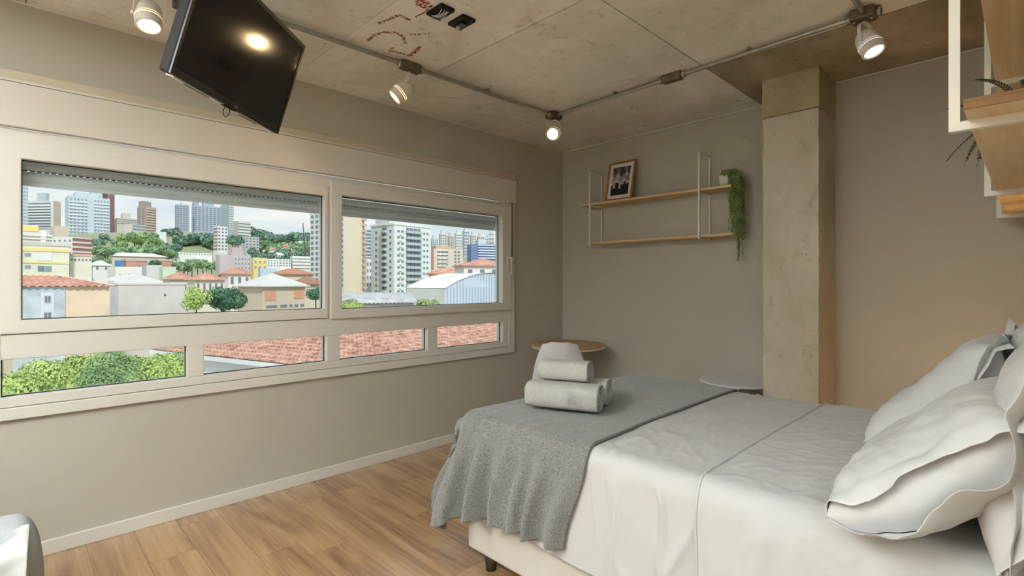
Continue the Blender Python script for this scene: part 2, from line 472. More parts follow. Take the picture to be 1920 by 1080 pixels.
# ------------------------------------------------------------------ window
win = struct(empty('window_1', (1.555, 3.33, .667)))
def frame_ring(mb, x0, x1, z0, z1, ox0, ox1, oz0, oz1, y0, y1):
    """rectangular ring: outer x0..x1/z0..z1, opening ox0..ox1/oz0..oz1"""
    O = [(x0, z0), (x1, z0), (x1, z1), (x0, z1)]; I = [(ox0, oz0), (ox1, oz0), (ox1, oz1), (ox0, oz1)]
    v = [(p[0], y, p[1]) for y in (y0, y1) for p in O + I]
    f = []
    for k in range(4):
        l = (k + 1) % 4
        f += [(k, l, 4 + l, 4 + k), (8 + l, 8 + k, 12 + k, 12 + l), (l, k, 8 + k, 8 + l), (4 + k, 4 + l, 12 + l, 12 + k)]
    mb.add(v, f); return mb
MB().box(-.15, 3.263, 3.286, 3.37, .725, .772).build('bottom_rail', M['white'], win, bevel=.003)
MB().box(-.15, 3.263, 3.286, 3.37, 1.93, 2.008).build('top_rail', M['white'], win, bevel=.003)
MB().box(-.15, -.022, 3.286, 3.37, .772, 1.93).build('side_stile', M['white'], win, bevel=.003)
MB().box(3.123, 3.184, 3.286, 3.37, .772, 1.93).build('side_stile', M['white'], win, bevel=.003)
MB().box(-.15, 3.263, 3.279, 3.31, .667, .722).build('casing', M['white'], win, bevel=.003)
MB().box(3.187, 3.263, 3.279, 3.31, .722, 2.008).build('casing', M['white'], win, bevel=.003)
MB().box(-.022, 3.123, 3.286, 3.37, .945, 1.058).build('transom', M['white'], win, bevel=.003)
for x0, x1 in ((.709, .79), (1.509, 1.599), (2.319, 2.41)):
    MB().box(x0, x1, 3.286, 3.37, .772, .945).build('mullion', M['white'], win, bevel=.003)
MB().box(1.515, 1.60, 3.292, 3.37, 1.058, 1.93).build('mullion', M['white'], win, bevel=.003)
def glazing(parent, x0, x1, z0, z1, yf, yg):
    g = MB(); frame_ring(g, x0 - .004, x1 + .004, z0 - .004, z1 + .004, x0 + .004, x1 - .004, z0 + .004, z1 - .004, yg - .014, yg - .006)
    g.build('gasket', M['gasket'], parent)
    MB().box(x0 - .003, x1 + .003, yg, yg + .004, z0 - .003, z1 + .003).build('glass_pane', M['glass'], parent)
for x0, x1 in ((-.022, .709), (.79, 1.509), (1.599, 2.319), (2.41, 3.123)):
    glazing(win, x0, x1, .772, .945, 3.286, 3.338)
def sash(name, x0, x1, z0, z1, ox0, ox1, oz0, oz1, yf):
    s = frame_ring(MB(), x0, x1, z0, z1, ox0, ox1, oz0, oz1, yf, 3.36).build(name, M['white'], win, bevel=.004)
    glazing(s, ox0, ox1, oz0, oz1, yf, 3.332)
    return s
s1 = sash('sash', -.06, 1.512, 1.062, 1.938, .045, 1.491, 1.124, 1.872, 3.277)
s2 = sash('sash', 1.528, 3.205, 1.055, 1.975, 1.606, 3.097, 1.117, 1.885, 3.262)
h = MB(); h.box(3.145, 3.173, 3.252, 3.262, 1.40, 1.53); h.box(3.150, 3.168, 3.215, 3.254, 1.505, 1.523); h.box(3.150, 3.170, 3.207, 3.219, 1.365, 1.523)
h.build('handle', M['white'], s2, bevel=.004)
# roller shutter lowered a little behind the glass
for (x0, x1) in ((-.10, 1.55), (1.56, 3.20)):
    for z0, z1 in ((1.785, 1.835), (1.839, 1.889), (1.893, 1.943)):
        n = 10; G = []
        for i in range(n + 1):
            t = i / n
            G.append([(x0, 3.41 - .010 * math.sin(PI * t), z0 + (z1 - z0) * t), (x1, 3.41 - .010 * math.sin(PI * t), z0 + (z1 - z0) * t)])
        sl = MB().grid(np.array(G), smooth=True)
        sl.box(x0, x1, 3.41, 3.418, z0, z1)
        sl.build('shutter_slat', M['slat'], win)
    hl = MB(); x = x0 + .02
    while x < x1 - .03:
        hl.box(x, x + .017, 3.4005, 3.409, 1.8352, 1.8388); x += .026
    q = hl.build('slot', M['gasket'], win); q['kind'] = 'stuff'
    MB().box(x0, x1, 3.405, 3.42, 1.765, 1.784).build('end_bar', M['slat'], win)
for x in (-.085, 1.50, 1.62, 3.10):
    MB().lathe([(0, 0), (.006, 0), (.006, .004), (0, .004)], 12, (x + .06, 3.4045, 1.81), (0, -1, 0)).build('shutter_screw', M['gasket'], win)
# unseen window added farther left in this wall to let in more daylight
added_win = struct(empty('added_window', (-1.475, 3.33, .667)))
frame_ring(MB(), -2.5, -.45, .667, 2.25, -2.43, -.52, .74, 2.18, 3.286, 3.37).build('outer_frame', M['white'], added_win, bevel=.003)
MB().box(-1.51, -1.44, 3.286, 3.37, .74, 2.18).build('mullion', M['white'], added_win, bevel=.003)
for x0, x1 in ((-2.43, -1.51), (-1.44, -.52)):
    MB().box(x0 - .003, x1 + .003, 3.335, 3.339, .737, 2.183).build('glass_pane', M['glass'], added_win)
# head box of the shutter, inside
sb = struct(MB().box(-.15, 3.268, 3.258, 3.30, 2.012, 2.214).build('trim_3', M['box'], bevel=.004))
MB().box(-.15, 3.268, 3.261, 3.30, 2.2165, 2.228).build('cover_strip', M['box'], sb)
MB().box(-.15, 3.266, 3.282, 3.30, 2.2285, 2.272).build('ledge', M['ledge'], sb)
MB().box(3.256, 3.270, 3.276, 3.30, 2.2285, 2.275).build('end_cap', M['box'], sb)
# strap of the shutter beside the sash
struct(MB().box(3.222, 3.236, 3.270, 3.2785, 1.45, 2.012).build('trim_4', mat('strap_grey', lin(150, 140, 122), .8)))

# ------------------------------------------------------------------ conduit and spotlights
ZP = 2.575
pA, pB, pD = (-.8, 2.590, ZP), (2.985, 2.574, ZP), (2.915, .56, ZP)
cond = empty('electrical_conduit', (2.98, 2.57, ZC), 'galvanised steel conduit with metal boxes running under the concrete ceiling', 'conduit')
MB().tube([pA, (2.93, 2.574, ZP)], .0125, 12).build('pipe', M['steel'], cond)
MB().tube([(2.983, 2.52, ZP), (2.917, .62, ZP)], .0125, 12).build('pipe', M['steel'], cond)
MB().tube([(2.86, .56, ZP), (-.3, .60, ZP)], .0125, 12).build('pipe', M['steel'], cond)
def jbox(c, ax, L=.13, W=.052, Hh=.05):
    ax = Vector(ax).normalized(); ay = Vector((0, 0, 1)).cross(ax); c = Vector(c)
    o = MB().obox(c, ax * L / 2, ay * W / 2, (0, 0, Hh / 2)).build('junction_box', M['darksteel'], cond, bevel=.006)
    for s in (-1, 1):
        MB().lathe([(.015, 0), (.021, 0), (.021, .022), (.015, .022)], 14, c + ax * s * (L / 2 - .002), ax * s).build('gland', M['steel'], o)
        MB().lathe([(0, 0), (.006, 0), (.006, .008), (0, .008)], 8, c + ax * s * L * .35 + ay * .012 + Vector((0, 0, -Hh / 2)), (0, 0, -1)).build('screw', M['steel'], o)
jbox((.43, 2.59, ZP), (1, 0, 0)); jbox((1.70, 2.585, ZP), (1, 0, 0)); jbox((2.985, 2.574, ZP), (1, 0, 0), .10, .09)
jbox((2.953, 1.575, ZP), (0, 1, 0)); jbox((2.915, .565, ZP), (0, 1, 0), .10, .09)
for x, y in ((.9, 2.588), (2.3, 2.58)):
    MB().box(x - .008, x + .008, y - .028, y + .028, 2.585, 2.60).build('clip', M['steel'], cond)
for y in (2.0, 1.1):
    x = 2.917 + (y - .62) * .0347
    MB().box(x - .028, x + .028, y - .008, y + .008, 2.585, 2.60).build('clip', M['steel'], cond)

def spotlight(mount, center, axis, label, cool=False, power=1.0):
    """white can spot on a yoke under its box"""
    a = Vector(axis).normalized(); c = Vector(center); mt = Vector(mount)
    root = empty('spotlight', tuple(mt), label, 'spotlight')
    R_, Lb = .050, .125
    back, front = c - a * Lb * .5, c + a * Lb * .5
    prof = [(0, 0), (R_ * .45, .002), (R_ * .75, .012), (R_ * .92, .03), (R_, .055), (R_, .074)]
    MB().lathe(prof, 36, back, a).build('body', M['lampwhite'], root)
    rg = [(R_ + .001, .078), (R_ + .003, .080), (R_ + .003, .084), (R_ + .001, .086), (R_ - .004, .086), (R_ - .004, .078), (R_ + .001, .078)]
    MB().lathe(rg, 36, back, a).build('ring', M['ringglow'], root)
    prof = [(R_, .088), (R_, .122), (R_ - .002, .125), (R_ - .009, .125), (R_ - .010, .118), (R_ - .010, .108)]
    MB().lathe(prof, 36, back, a).build('head', M['lampwhite'], root)
    MB().lathe([(0, .1135), (R_ * .45, .1135), (R_ - .0095, .1125)], 30, back, a).build('lens', M['bulbcool' if cool else 'bulbwarm'], root)
    side = a.cross(Vector((0, 0, 1)))
    if side.length < .1: side = Vector((RT[0], RT[1], 0))
    side.normalize()
    piv = back + a * .07
    pts = [piv + side * (R_ + .006)]
    up = (mt - piv); hgt = up.length; up.normalize()
    for k in range(13):
        t = PI * k / 12
        pts.append(piv + side * (R_ + .006) * math.cos(t) + up * (hgt - .01) * (math.sin(t) ** .6 if 0 < t < PI else 0))
    yk = MB()
    for k in range(len(pts) - 1):
        d = (pts[k + 1] - pts[k])
        if d.length < 1e-5: continue
        nrm = d.normalized(); wv = nrm.cross(side); wv = wv.normalized() if wv.length > .05 else a
        yk.obox((pts[k] + pts[k + 1]) / 2, d / 2 * 1.05, side.cross(up).normalized() * .008, nrm.cross(side.cross(up)).normalized() * .0016)
    yk.build('yoke', M['lampwhite'], root)
    for s in (-1, 1):
        MB().lathe([(0, 0), (.008, 0), (.008, .010), (0, .010)], 12, piv + side * s * (R_ + .004), side * s).build('pivot_knob', M['lampwhite'], root)
    ld = bpy.data.lights.new('spot_beam', 'SPOT'); ld.energy = SPOT_W * power; ld.shadow_soft_size = .035
    ld.spot_size = math.radians(92); ld.spot_blend = .9
    ld.color = (.82, .91, 1.0) if cool else (1.0, .70, .36)
    lo = bpy.data.objects.new('spot_beam', ld); C.objects.link(lo); lo.parent = root
    lo.location = (front + a * .004) - mt; lo.rotation_euler = a.to_track_quat('-Z', 'Y').to_euler()
ZB = ZP - .025
spotlight((.43, 2.59, ZB), (.43, 2.655, 2.445), (-.05, -.32, -.93), 'white can spotlight with warm bulb beside the left edge of the television')
spotlight((1.70, 2.585, ZB), (1.655, 2.60, 2.425), (-.62, .35, -.66), 'white can spotlight with warm bulb angled away, right of the television')
spotlight((2.985, 2.574, ZB), (2.97, 2.56, 2.435), (-.80, -.48, -.34), 'white can spotlight glowing warm under the conduit bend near the room corner')
spotlight((2.915, .565, ZB), (2.915, .545, 2.44), (-.16, -.38, -.90), 'white can spotlight with cool bluish bulb above the bed', cool=True)

# two black outlet plates on the ceiling
def outlet(cx, cy, label, kind):
    r = empty('ceiling_outlet', (cx, cy, ZC), label, 'outlet')
    o = MB(); frame_tmp = []
    MB().box(cx - .041, cx + .041, cy - .061, cy + .061, ZC - .016, ZC).build('plate', M['black'], r, bevel=.004)
    if kind == 0:
        for k in range(5):
            pts = [(cx - .022 + .011 * k + .006 * math.sin(3 * t + k), cy - .04 + .08 * t, ZC - .018 - .010 * math.sin(PI * t)) for t in np.linspace(0, 1, 8)]
            MB().tube(pts, .0026, 6).build('wire', M['silver'], r)
    else:
        MB().box(cx - .018, cx + .018, cy - .022, cy + .022, ZC - .026, ZC - .016).build('socket', M['bezel'], r, bevel=.003)
        MB().lathe([(0, 0), (.010, 0), (.012, .010), (0, .010)], 10, (cx + .004, cy + .034, ZC - .016), (0, 0, -1)).build('screw', M['silver'], r)
outlet(1.474, 1.985, 'black ceiling outlet plate with loose wires showing, nearer the red chalk marks', 0)
outlet(1.608, 1.990, 'black ceiling outlet plate with raised square socket, beside the wired one', 1)

# red chalk on the concrete
redm = bpy.data.materials.new('red_chalk'); redm.use_nodes = True
t_ = redm.node_tree; pb = t_.nodes['Principled BSDF']; pb.inputs['Base Color'].default_value = lin(176, 62, 52); pb.inputs['Roughness'].default_value = 1
nz = t_.nodes.new('ShaderNodeTexNoise'); nz.inputs['Scale'].default_value = 70; nz.inputs['Detail'].default_value = 6
gn = t_.nodes.new('ShaderNodeNewGeometry'); t_.links.new(gn.outputs['Position'], nz.inputs['Vector'])
rr = t_.nodes.new('ShaderNodeValToRGB'); rr.color_ramp.elements[0].position = .43; rr.color_ramp.elements[1].position = .56
t_.links.new(nz.outputs['Fac'], rr.inputs[0]); t_.links.new(rr.outputs[0], pb.inputs['Alpha'])
strokes = [([(420, 15), (455, 8), (490, 22)], 10), ([(425, 22), (470, 40), (505, 30)], 9), ([(500, 35), (470, 70), (420, 95)], 4),
           ([(210, 132), (265, 112), (322, 84), (352, 98), (384, 112)], 6), ([(140, 236), (185, 198), (240, 181), (300, 182), (345, 205), (362, 245)], 6),
           ([(390, 194), (440, 194), (492, 188)], 4), ([(272, 282), (330, 300), (385, 314), (420, 286), (448, 262)], 8), ([(278, 272), (300, 268)], 4)]
cp0 = on_z(640 + 300 / 3, 60, ZC)
chk = empty('chalk_marks', tuple(cp0), 'red chalk scribbles on the concrete ceiling beside the outlets', 'marking')
for pts, wd in strokes:
    rb = MB()
    P = [on_z(640 + x / 3, y / 3, ZC - .0006) for x, y in pts]
    for k in range(len(P) - 1):
        d = P[k + 1] - P[k]; d = d / np.linalg.norm(d); n_ = np.array([-d[1], d[0], 0]) * wd * .0016
        rb.poly([P[k] - n_ - d * .004, P[k + 1] - n_ + d * .004, P[k + 1] + n_ + d * .004, P[k] + n_ - d * .004])
    rb.build('chalk_stroke', redm, chk)

# ------------------------------------------------------------------ television
tvc = Vector((.70275767, 2.23872439, 2.21734081)); tn = Vector((.65280486, -.69204694, -.30808579)).normalized()
tr_ = Vector((.72902833, .68444472, 0.0072881)).normalized(); tu = tn.cross(tr_).normalized()
if tu.z < 0: tu = -tu
TW, TH = .735, .44
def tvp(a, b_, n_): return tvc + tr_ * a + tu * b_ + tn * n_
def tvbox(mb, a0, a1, b0, b1, n0, n1):
    c = tvp((a0 + a1) / 2, (b0 + b1) / 2, (n0 + n1) / 2)
    return mb.obox(c, tr_ * (a1 - a0) / 2, tu * (b1 - b0) / 2, tn * (n1 - n0) / 2)
tv = empty('television', tuple(tvc), 'black flat television tilted down from the ceiling above the window', 'television')
tvbox(MB(), -TW / 2, TW / 2, -TH / 2, TH / 2, -.045, -.006).build('casing', M['black'], tv, bevel=.006)
bz = MB()
tvbox(bz, -TW / 2, TW / 2, -TH / 2, -TH / 2 + .026, -.006, 0); tvbox(bz, -TW / 2, TW / 2, TH / 2 - .016, TH / 2, -.006, 0)
tvbox(bz, -TW / 2, -TW / 2 + .014, -TH / 2 + .026, TH / 2 - .016, -.006, 0); tvbox(bz, TW / 2 - .014, TW / 2, -TH / 2 + .026, TH / 2 - .016, -.006, 0)
bz.build('bezel', M['bezel'], tv)
tvbox(MB(), -TW / 2 + .014, TW / 2 - .014, -TH / 2 + .026, TH / 2 - .016, -.006, -.003).build('screen', M['screen'], tv)
tvbox(MB(), -TW / 2 + .03, TW / 2 - .01, -TH / 2 - .004, -TH / 2, -.038, -.008).build('bottom_trim', M['silver'], tv)
for a0, a1 in ((-.26, -.12), (.08, .22)):
    tvbox(MB(), a0, a1, -TH / 2 - .0055, -TH / 2 - .004, -.03, -.022).build('speaker_slot', M['black'], tv)
tvbox(MB(), -.055, .02, -TH / 2 - .007, -TH / 2, -.02, -.002).build('control_tab', M['black'], tv)
loop = [tvp(-.02 + .020 * math.cos(t), -TH / 2 - .022 + .020 * math.sin(t), -.012) for t in np.linspace(0, 2 * PI, 25)]
MB().tube(loop, .0016, 6, caps=False).build('wire_loop', M['black'], tv)
fc = bpy.data.curves.new('mark', 'FONT'); fc.body = 'LG'; fc.size = .016; fc.align_x = 'CENTER'; fc.extrude = .0002
fo = bpy.data.objects.new('mark', fc); C.objects.link(fo)
bpy.context.view_layer.update()
me = bpy.data.meshes.new_from_object(fo.evaluated_get(bpy.context.evaluated_depsgraph_get()))
bpy.data.objects.remove(fo)
rot = Matrix((tr_, tu, tn)).transposed().to_4x4(); rot.translation = tvp(.012, -TH / 2 + .008, .0005) - tvc
me.transform(rot); me.materials.clear(); me.materials.append(M['silver'])
lg = bpy.data.objects.new('logo', me); C.objects.link(lg); lg.parent = tv
# ceiling bracket behind it
bm_ = tvp(0, .03, -.045)
pt = Vector((.50, 2.46, 2.47))
MB().obox((.50, 2.47, ZC - .006), (.07, 0, 0), (0, .07, 0), (0, 0, .006)).build('ceiling_plate', M['brown'], tv, bevel=.002)
MB().tube([(.50, 2.47, ZC - .01), (.50, 2.47, 2.43)], .02, 14).build('bracket_pole', M['brown'], tv)
MB().obox((.468, 2.40, 2.478), (.035, 0, 0), (0, .06, 0), (0, 0, .028)).build('bracket_head', M['brown'], tv, bevel=.003)
MB().tube([(.50, 2.45, 2.45), tuple(tvp(-.02, .02, -.10)), tuple(bm_)], .016, 10).build('bracket_arm', M['brown'], tv)
tvbox(MB(), -.10, .10, -.06, .12, -.058, -.045).build('mount_plate', M['brown'], tv)
# ------------------------------------------------------------------ cloth: a small position-based drape
BX0, BX1, BY0, BY1, BZ = 1.47, 2.87, -0.08, 1.83, 0.700
def drape(P, R, off, steps=160, its=8, r=.055, bend=.25, fric=.6, floor=0.02, grav=9.8, lo=None, extra=None, damp=.985):
    """P start grid, R rest grid (nu,nv,3); settles on the rounded block of the bed grown by off"""
    P = P.astype(float).copy(); V = np.zeros_like(P); dt = 1 / 60
    c = np.array([(BX0 + BX1) / 2, (BY0 + BY1) / 2, BZ / 2]); h = np.array([(BX1 - BX0) / 2, (BY1 - BY0) / 2, BZ / 2]) - r
    rr = r + off
    def collide(P, Q):
        d = P - c; q = np.abs(d) - h; s = np.sign(d); s[s == 0] = 1
        qp = np.maximum(q, 0); L = np.linalg.norm(qp, axis=-1, keepdims=True)
        ins = (q.max(-1) <= 0)
        nrm = np.where(L > 1e-9, qp / np.maximum(L, 1e-9) * s, 0)
        if ins.any():
            k = q[ins].argmax(-1); nn = np.zeros((ins.sum(), 3)); nn[np.arange(len(k)), k] = s[ins][np.arange(len(k)), k]; nrm[ins] = nn
        dist = np.where(ins, q.max(-1), L[..., 0]) - rr
        pen = dist < 0
        if pen.any():
            P[pen] -= nrm[pen] * dist[pen][:, None]
            dv = P[pen] - Q[pen]; tng = dv - nrm[pen] * (dv * nrm[pen]).sum(-1, keepdims=True)
            P[pen] -= tng * fric
        np.maximum(P[..., 2], floor, out=P[..., 2])
        return P
    def cons(di, dj, k):
        A = (slice(None, -di or None), slice(None, -dj or None)) if dj >= 0 else (slice(None, -di or None), slice(-dj, None))
        B = (slice(di, None), slice(dj, None)) if dj >= 0 else (slice(di, None), slice(None, dj))
        L0 = np.linalg.norm(R[B] - R[A], axis=-1, keepdims=True)
        return A, B, L0, k
    CS = [cons(1, 0, 1), cons(0, 1, 1), cons(1, 1, .5), cons(1, -1, .5), cons(2, 0, bend), cons(0, 2, bend)]
    W = np.zeros(P.shape[:2] + (1,))
    for A, B, L0, k in CS:
        W[A] += 1; W[B] += 1
    for st in range(steps):
        V *= damp; V[..., 2] -= grav * dt; Q = P.copy(); P = P + V * dt
        for it in range(its):
            D = np.zeros_like(P)
            for A, B, L0, k in CS:
                d = P[B] - P[A]; L = np.linalg.norm(d, axis=-1, keepdims=True)
                cr_ = d * (.5 * k * (L - L0) / np.maximum(L, 1e-9))
                D[A] += cr_; D[B] -= cr_
            P = P + D * (2.4 / W)
            P = collide(P, Q)
        V = (P - Q) / dt
    return P

def smooth01(t): t = np.clip(t, 0, 1); return t * t * (3 - 2 * t)
def nz3(x, y, z=0.0): return noise.noise(Vector((x, y, z)))

def start_cloth(x0, x1, y0, y1, nu, nv, z, gather=None, seed=0, shrink=1.0):
    X = np.linspace(x0, x1, nu); Y = np.linspace(y0, y1, nv)
    P = np.zeros((nu, nv, 3)); P[..., 0] = X[:, None]; P[..., 1] = Y[None, :]
    R = P.copy()
    rng = np.random.default_rng(seed)
    for i in range(nu):
        for j in range(nv):
            P[i, j, 2] = z + .012 * nz3(X[i] * 5 + seed, Y[j] * 9, seed)
    if gather is not None:
        gx = smooth01((BX0 + .22 - X) / .4) * gather
        R[..., 1] = y0 + (R[..., 1] - y0) * (1 + gx[:, None])
    R = R * shrink
    return P, R

def upsample(P, k):
    """denser grid through the settled points (Catmull-Rom along both ways)"""
    def up(A):
        n = len(A); t = np.linspace(0, n - 1, (n - 1) * k + 1); i = np.minimum(t.astype(int), n - 2); f = (t - i)[:, None, None]
        g = lambda q: A[np.clip(q, 0, n - 1)]
        p0, p1, p2, p3 = g(i - 1), g(i), g(i + 1), g(i + 2)
        return .5 * (2 * p1 + (p2 - p0) * f + (2 * p0 - 5 * p1 + 4 * p2 - p3) * f ** 2 + (3 * p1 - p0 - 3 * p2 + p3) * f ** 3)
    P = up(P); return up(P.transpose(1, 0, 2)).transpose(1, 0, 2)
def ridge(x, y, z, p=5): return max(0.0, 1 - abs(nz3(x, y, z)) * 1.9) ** p

# ------------------------------------------------------------------ bed
bed = empty('bed', (2.17, .875, 0), 'double bed with a cream upholstered base made up in white linen', 'bed')
MB().box(1.492, 2.85, -.06, 1.808, .092, .375).build('base', M['bedbase'], bed, bevel=.018, bevel_seg=3)
MB().box(1.485, 2.86, -.07, 1.815, .378, .690).build('mattress', M['mattress'], bed, bevel=.05, bevel_seg=4)
for x in (1.56, 2.78):
    for y in (.02, 1.72):
        MB().lathe([(.0, 0), (.024, 0), (.030, .09), (0, .09)], 20, (x, y, 0)).build('leg', M['brown'], bed)

P, R = start_cloth(BX0 - .35, BX1 + .32, .25, BY1 + .02, 80, 62, BZ + .03, seed=3, shrink=1.012)
PS = drape(P, R, .004, steps=110, its=22, grav=6)
PS = upsample(PS, 3)
for i in range(PS.shape[0]):
    for j in range(PS.shape[1]):
        x, y, z = PS[i, j]
        on = smooth01((z - BZ + .10) / .08); free = smooth01((1.16 - y) / .05)
        near = .45 + .55 * smooth01((2.3 - x) / .7)
        k = .013 * near * ridge(x * 2.2 + .6 * nz3(y * 3, x, 2), y * 9 + x * 1.5, 4) * max(0, .3 + nz3(x * 2.5, y * 3, 9) * 1.6)
        k += .004 * ridge(x * 6, y * 17 - x * 5, 8) * near + .0025 * nz3(x * 9, y * 14, 8)
        k += .008 * math.exp(-((y - 1.035 - .02 * math.sin(x * 4)) / .009) ** 2)
        PS[i, j, 2] += max(k, -.002) * free * on
        kx = .016 * ridge(y * 7 + .5 * nz3(z * 4, y * 4, 5), z * 1.6, 2) * max(0, .4 + nz3(y * 3, z, 6)) + .010 * math.exp(-((y - 1.03 - .02 * math.sin(z * 9)) / .010) ** 2) + .006 * math.exp(-((y - 1.065 + .02 * math.sin(z * 7)) / .012) ** 2)
        PS[i, j, 0] -= kx * free * (1 - on) * (1 if x < 2 else -1)
sheet = MB().grid(PS).build('bed_sheet', M['sheet'], solid=.0025)
tag(sheet, 'white rumpled cotton sheet spread over the bed and hanging at its side', 'sheet')

P, R = start_cloth(BX0 - .52, BX1 + .40, -.06, .70, 86, 34, BZ + .04, seed=5, shrink=1.01)
PC = drape(P, R, .013, steps=110, its=22, grav=6)
PC = upsample(PC, 3)
for i in range(PC.shape[0]):
    for j in range(PC.shape[1]):
        x, y, z = PC[i, j]
        on = smooth01((z - BZ + .10) / .08)
        k = .006 * ridge(x * 4, y * 6 + x * 2, 14) * max(0, .4 + nz3(x * 3, y * 3, 3)) + .003 * ridge(x * 11 + y * 6, y * 11, 4) + .003 * nz3(x * 6, y * 8, 11)
        PC[i, j, 2] += max(k, -.002) * on
        PC[i, j, 0] -= (.014 * ridge(y * 5 + nz3(z * 2, y * 2, 1) * .7, z * 1.2, 7) + .004 * ridge(y * 14, z * 6, 3)) * (1 - on) * (1 if x < 2 else -1)
cover = MB().grid(PC).build('bed_cover', M['sheet2'], solid=.004)
tag(cover, 'white cotton cover folded back across the bed below the pillows', 'cover')
hem = MB().tube([tuple(p + np.array([0, .002, .0005])) for p in PC[::3, -1]], .0048, 8)
hem.build('hem', M['sheet2'], cover)

# grey throw across the foot end
P, R = start_cloth(BX0 - .365, BX1 + .28, 1.135, BY1 + .11, 90, 37, BZ + .05, gather=.26, seed=11)
PT = drape(P, R, .020, steps=190, its=26, bend=.3, fric=.6, grav=6)
PT = upsample(PT, 3)
from mathutils.bvhtree import BVHTree
def lift_off(P, Q, gap):
    """keeps cloth P at least gap outside cloth Q"""
    nu, nv = Q.shape[:2]
    tree_ = BVHTree.FromPolygons([tuple(p) for p in Q.reshape(-1, 3)], [(i * nv + j, (i + 1) * nv + j, (i + 1) * nv + j + 1, i * nv + j + 1) for i in range(nu - 1) for j in range(nv - 1)])
    cen = Vector(((BX0 + BX1) / 2, 1.0, .35))
    D = np.zeros(P.shape)
    for i in range(P.shape[0]):
        for j in range(P.shape[1]):
            p = Vector(P[i, j]); loc, nr, ix, ds = tree_.find_nearest(p, .15)
            if loc is None: continue
            if nr.dot(loc - cen) < 0: nr = -nr
            s = (p - loc).dot(nr)
            if s < gap: D[i, j] = np.array(nr) * (gap - s)
    return P + D
for i in range(PT.shape[0]):
    for j in range(PT.shape[1]):
        x, y, z = PT[i, j]
        hang = smooth01((BZ - .01 - z) / .30)
        if x < 1.7:
            PT[i, j, 1] += .11 * smooth01((BZ - z) / .40) * max(0, 1 - (y - 1.13) / .6)
            ph = y * 2 * PI / .125 + 2.6 * nz3(y * 5, z * 1.2, 3)
            PT[i, j, 0] -= .062 * hang * (.5 + .5 * math.sin(ph)) ** 1.4 * (.7 + .5 * nz3(y * 4, 1, z)) 
            PT[i, j, 2] += .006 * smooth01((1.72 - x) / .25) * ridge(y * 9, x * 2.4, 6) * (1 - hang)
            PT[i, j, 0] -= .05 * smooth01((.62 - z) / .4) * smooth01((y - 1.55) / .4); PT[i, j, 1] += .10 * smooth01((.62 - z) / .35) * smooth01((y - 1.7) / .2)
        PT[i, j, 2] += .0025 * nz3(x * 7, y * 7, 3)
PT = lift_off(PT, PS, .014)
for _ in range(2):
    PT[1:-1, 1:-1] = .5 * PT[1:-1, 1:-1] + .125 * (PT[:-2, 1:-1] + PT[2:, 1:-1] + PT[1:-1, :-2] + PT[1:-1, 2:])
PT = lift_off(PT, PS, .012)
tm, tt, tb = base_mat('throw_fleece')
nn = tt.nodes.new; tl = tt.links.new
tcn = nn('ShaderNodeTexCoord'); vz = nn('ShaderNodeTexNoise'); vz.inputs['Scale'].default_value = 230; vz.inputs['Detail'].default_value = 3
tl(tcn.outputs['Object'], vz.inputs['Vector'])
rp = nn('ShaderNodeValToRGB'); rp.color_ramp.elements[0].position = .35; rp.color_ramp.elements[0].color = lin(104, 103, 98)
rp.color_ramp.elements[1].position = .65; rp.color_ramp.elements[1].color = lin(146, 146, 142)
tl(vz.outputs['Fac'], rp.inputs[0]); tl(rp.outputs[0], tb.inputs['Base Color'])
tb.inputs['Roughness'].default_value = 1; tb.inputs['Specular IOR Level'].default_value = .05
tb.inputs['Sheen Weight'].default_value = .3
bp = nn('ShaderNodeBump'); bp.inputs['Strength'].default_value = .45; bp.inputs['Distance'].default_value = .006
tl(vz.outputs['Fac'], bp.inputs['Height']); tl(bp.outputs[0], tb.inputs['Normal'])
throw = MB().grid(PT).build('throw_blanket', tm, solid=.010)
tag(throw, 'grey fleece throw blanket laid across the foot of the bed, falling in folds', 'blanket')

# ------------------------------------------------------------------ towels
def towel(center, axis, L, wr, hr, label, turns=3.4, seed=0):
    c = np.array(center); a = np.array(axis, float); a /= np.linalg.norm(a); up = np.array([0, 0, 1.0]); s = np.cross(up, a)
    n, m = int(turns * 30), 18
    G = np.zeros((n + 1, m + 1, 3))
    for i in range(n + 1):
        th = -2 * PI * turns * i / n + PI * .75
        rad = .22 + .78 * i / n
        cx_, cz_ = math.cos(th), math.sin(th)
        e = 3.2
        k = rad / (abs(cx_) ** e + abs(cz_) ** e) ** (1 / e)
        for j in range(m + 1):
            t = j / m - .5
            wob = 1 + .03 * nz3(th * .8 + seed, t * 5, seed) + .05 * nz3(cx_ * 2 + seed, cz_ * 2, t * 18)
            endp = .004 * nz3(th * 1.5, seed, 3)
            G[i, j] = c + s * (cx_ * k * wr * wob) + up * (cz_ * k * hr * wob) + a * (t * L + endp * (1 if t > 0 else -1))
    o = MB().grid(G).build('rolled_towel', M['towel'], solid=.009, subdiv=1, bevel=0)
    tag(o, label, 'towel', 'rolled towels on the throw'); return o
ZT = BZ + .034
ax = (.379, -.925, 0)
towel((1.785, 1.478, ZT + .054), ax, .335, .068, .054, 'large white rolled towel in front with an embossed flower band', seed=1)
towel((1.922, 1.529, ZT + .054), ax, .335, .066, .054, 'large white rolled towel lying behind the front one', seed=5)
towel((1.845, 1.520, ZT + .108 + .047), ax, .235, .062, .046, 'small white rolled towel on top of the two big towels', turns=2.6, seed=9)
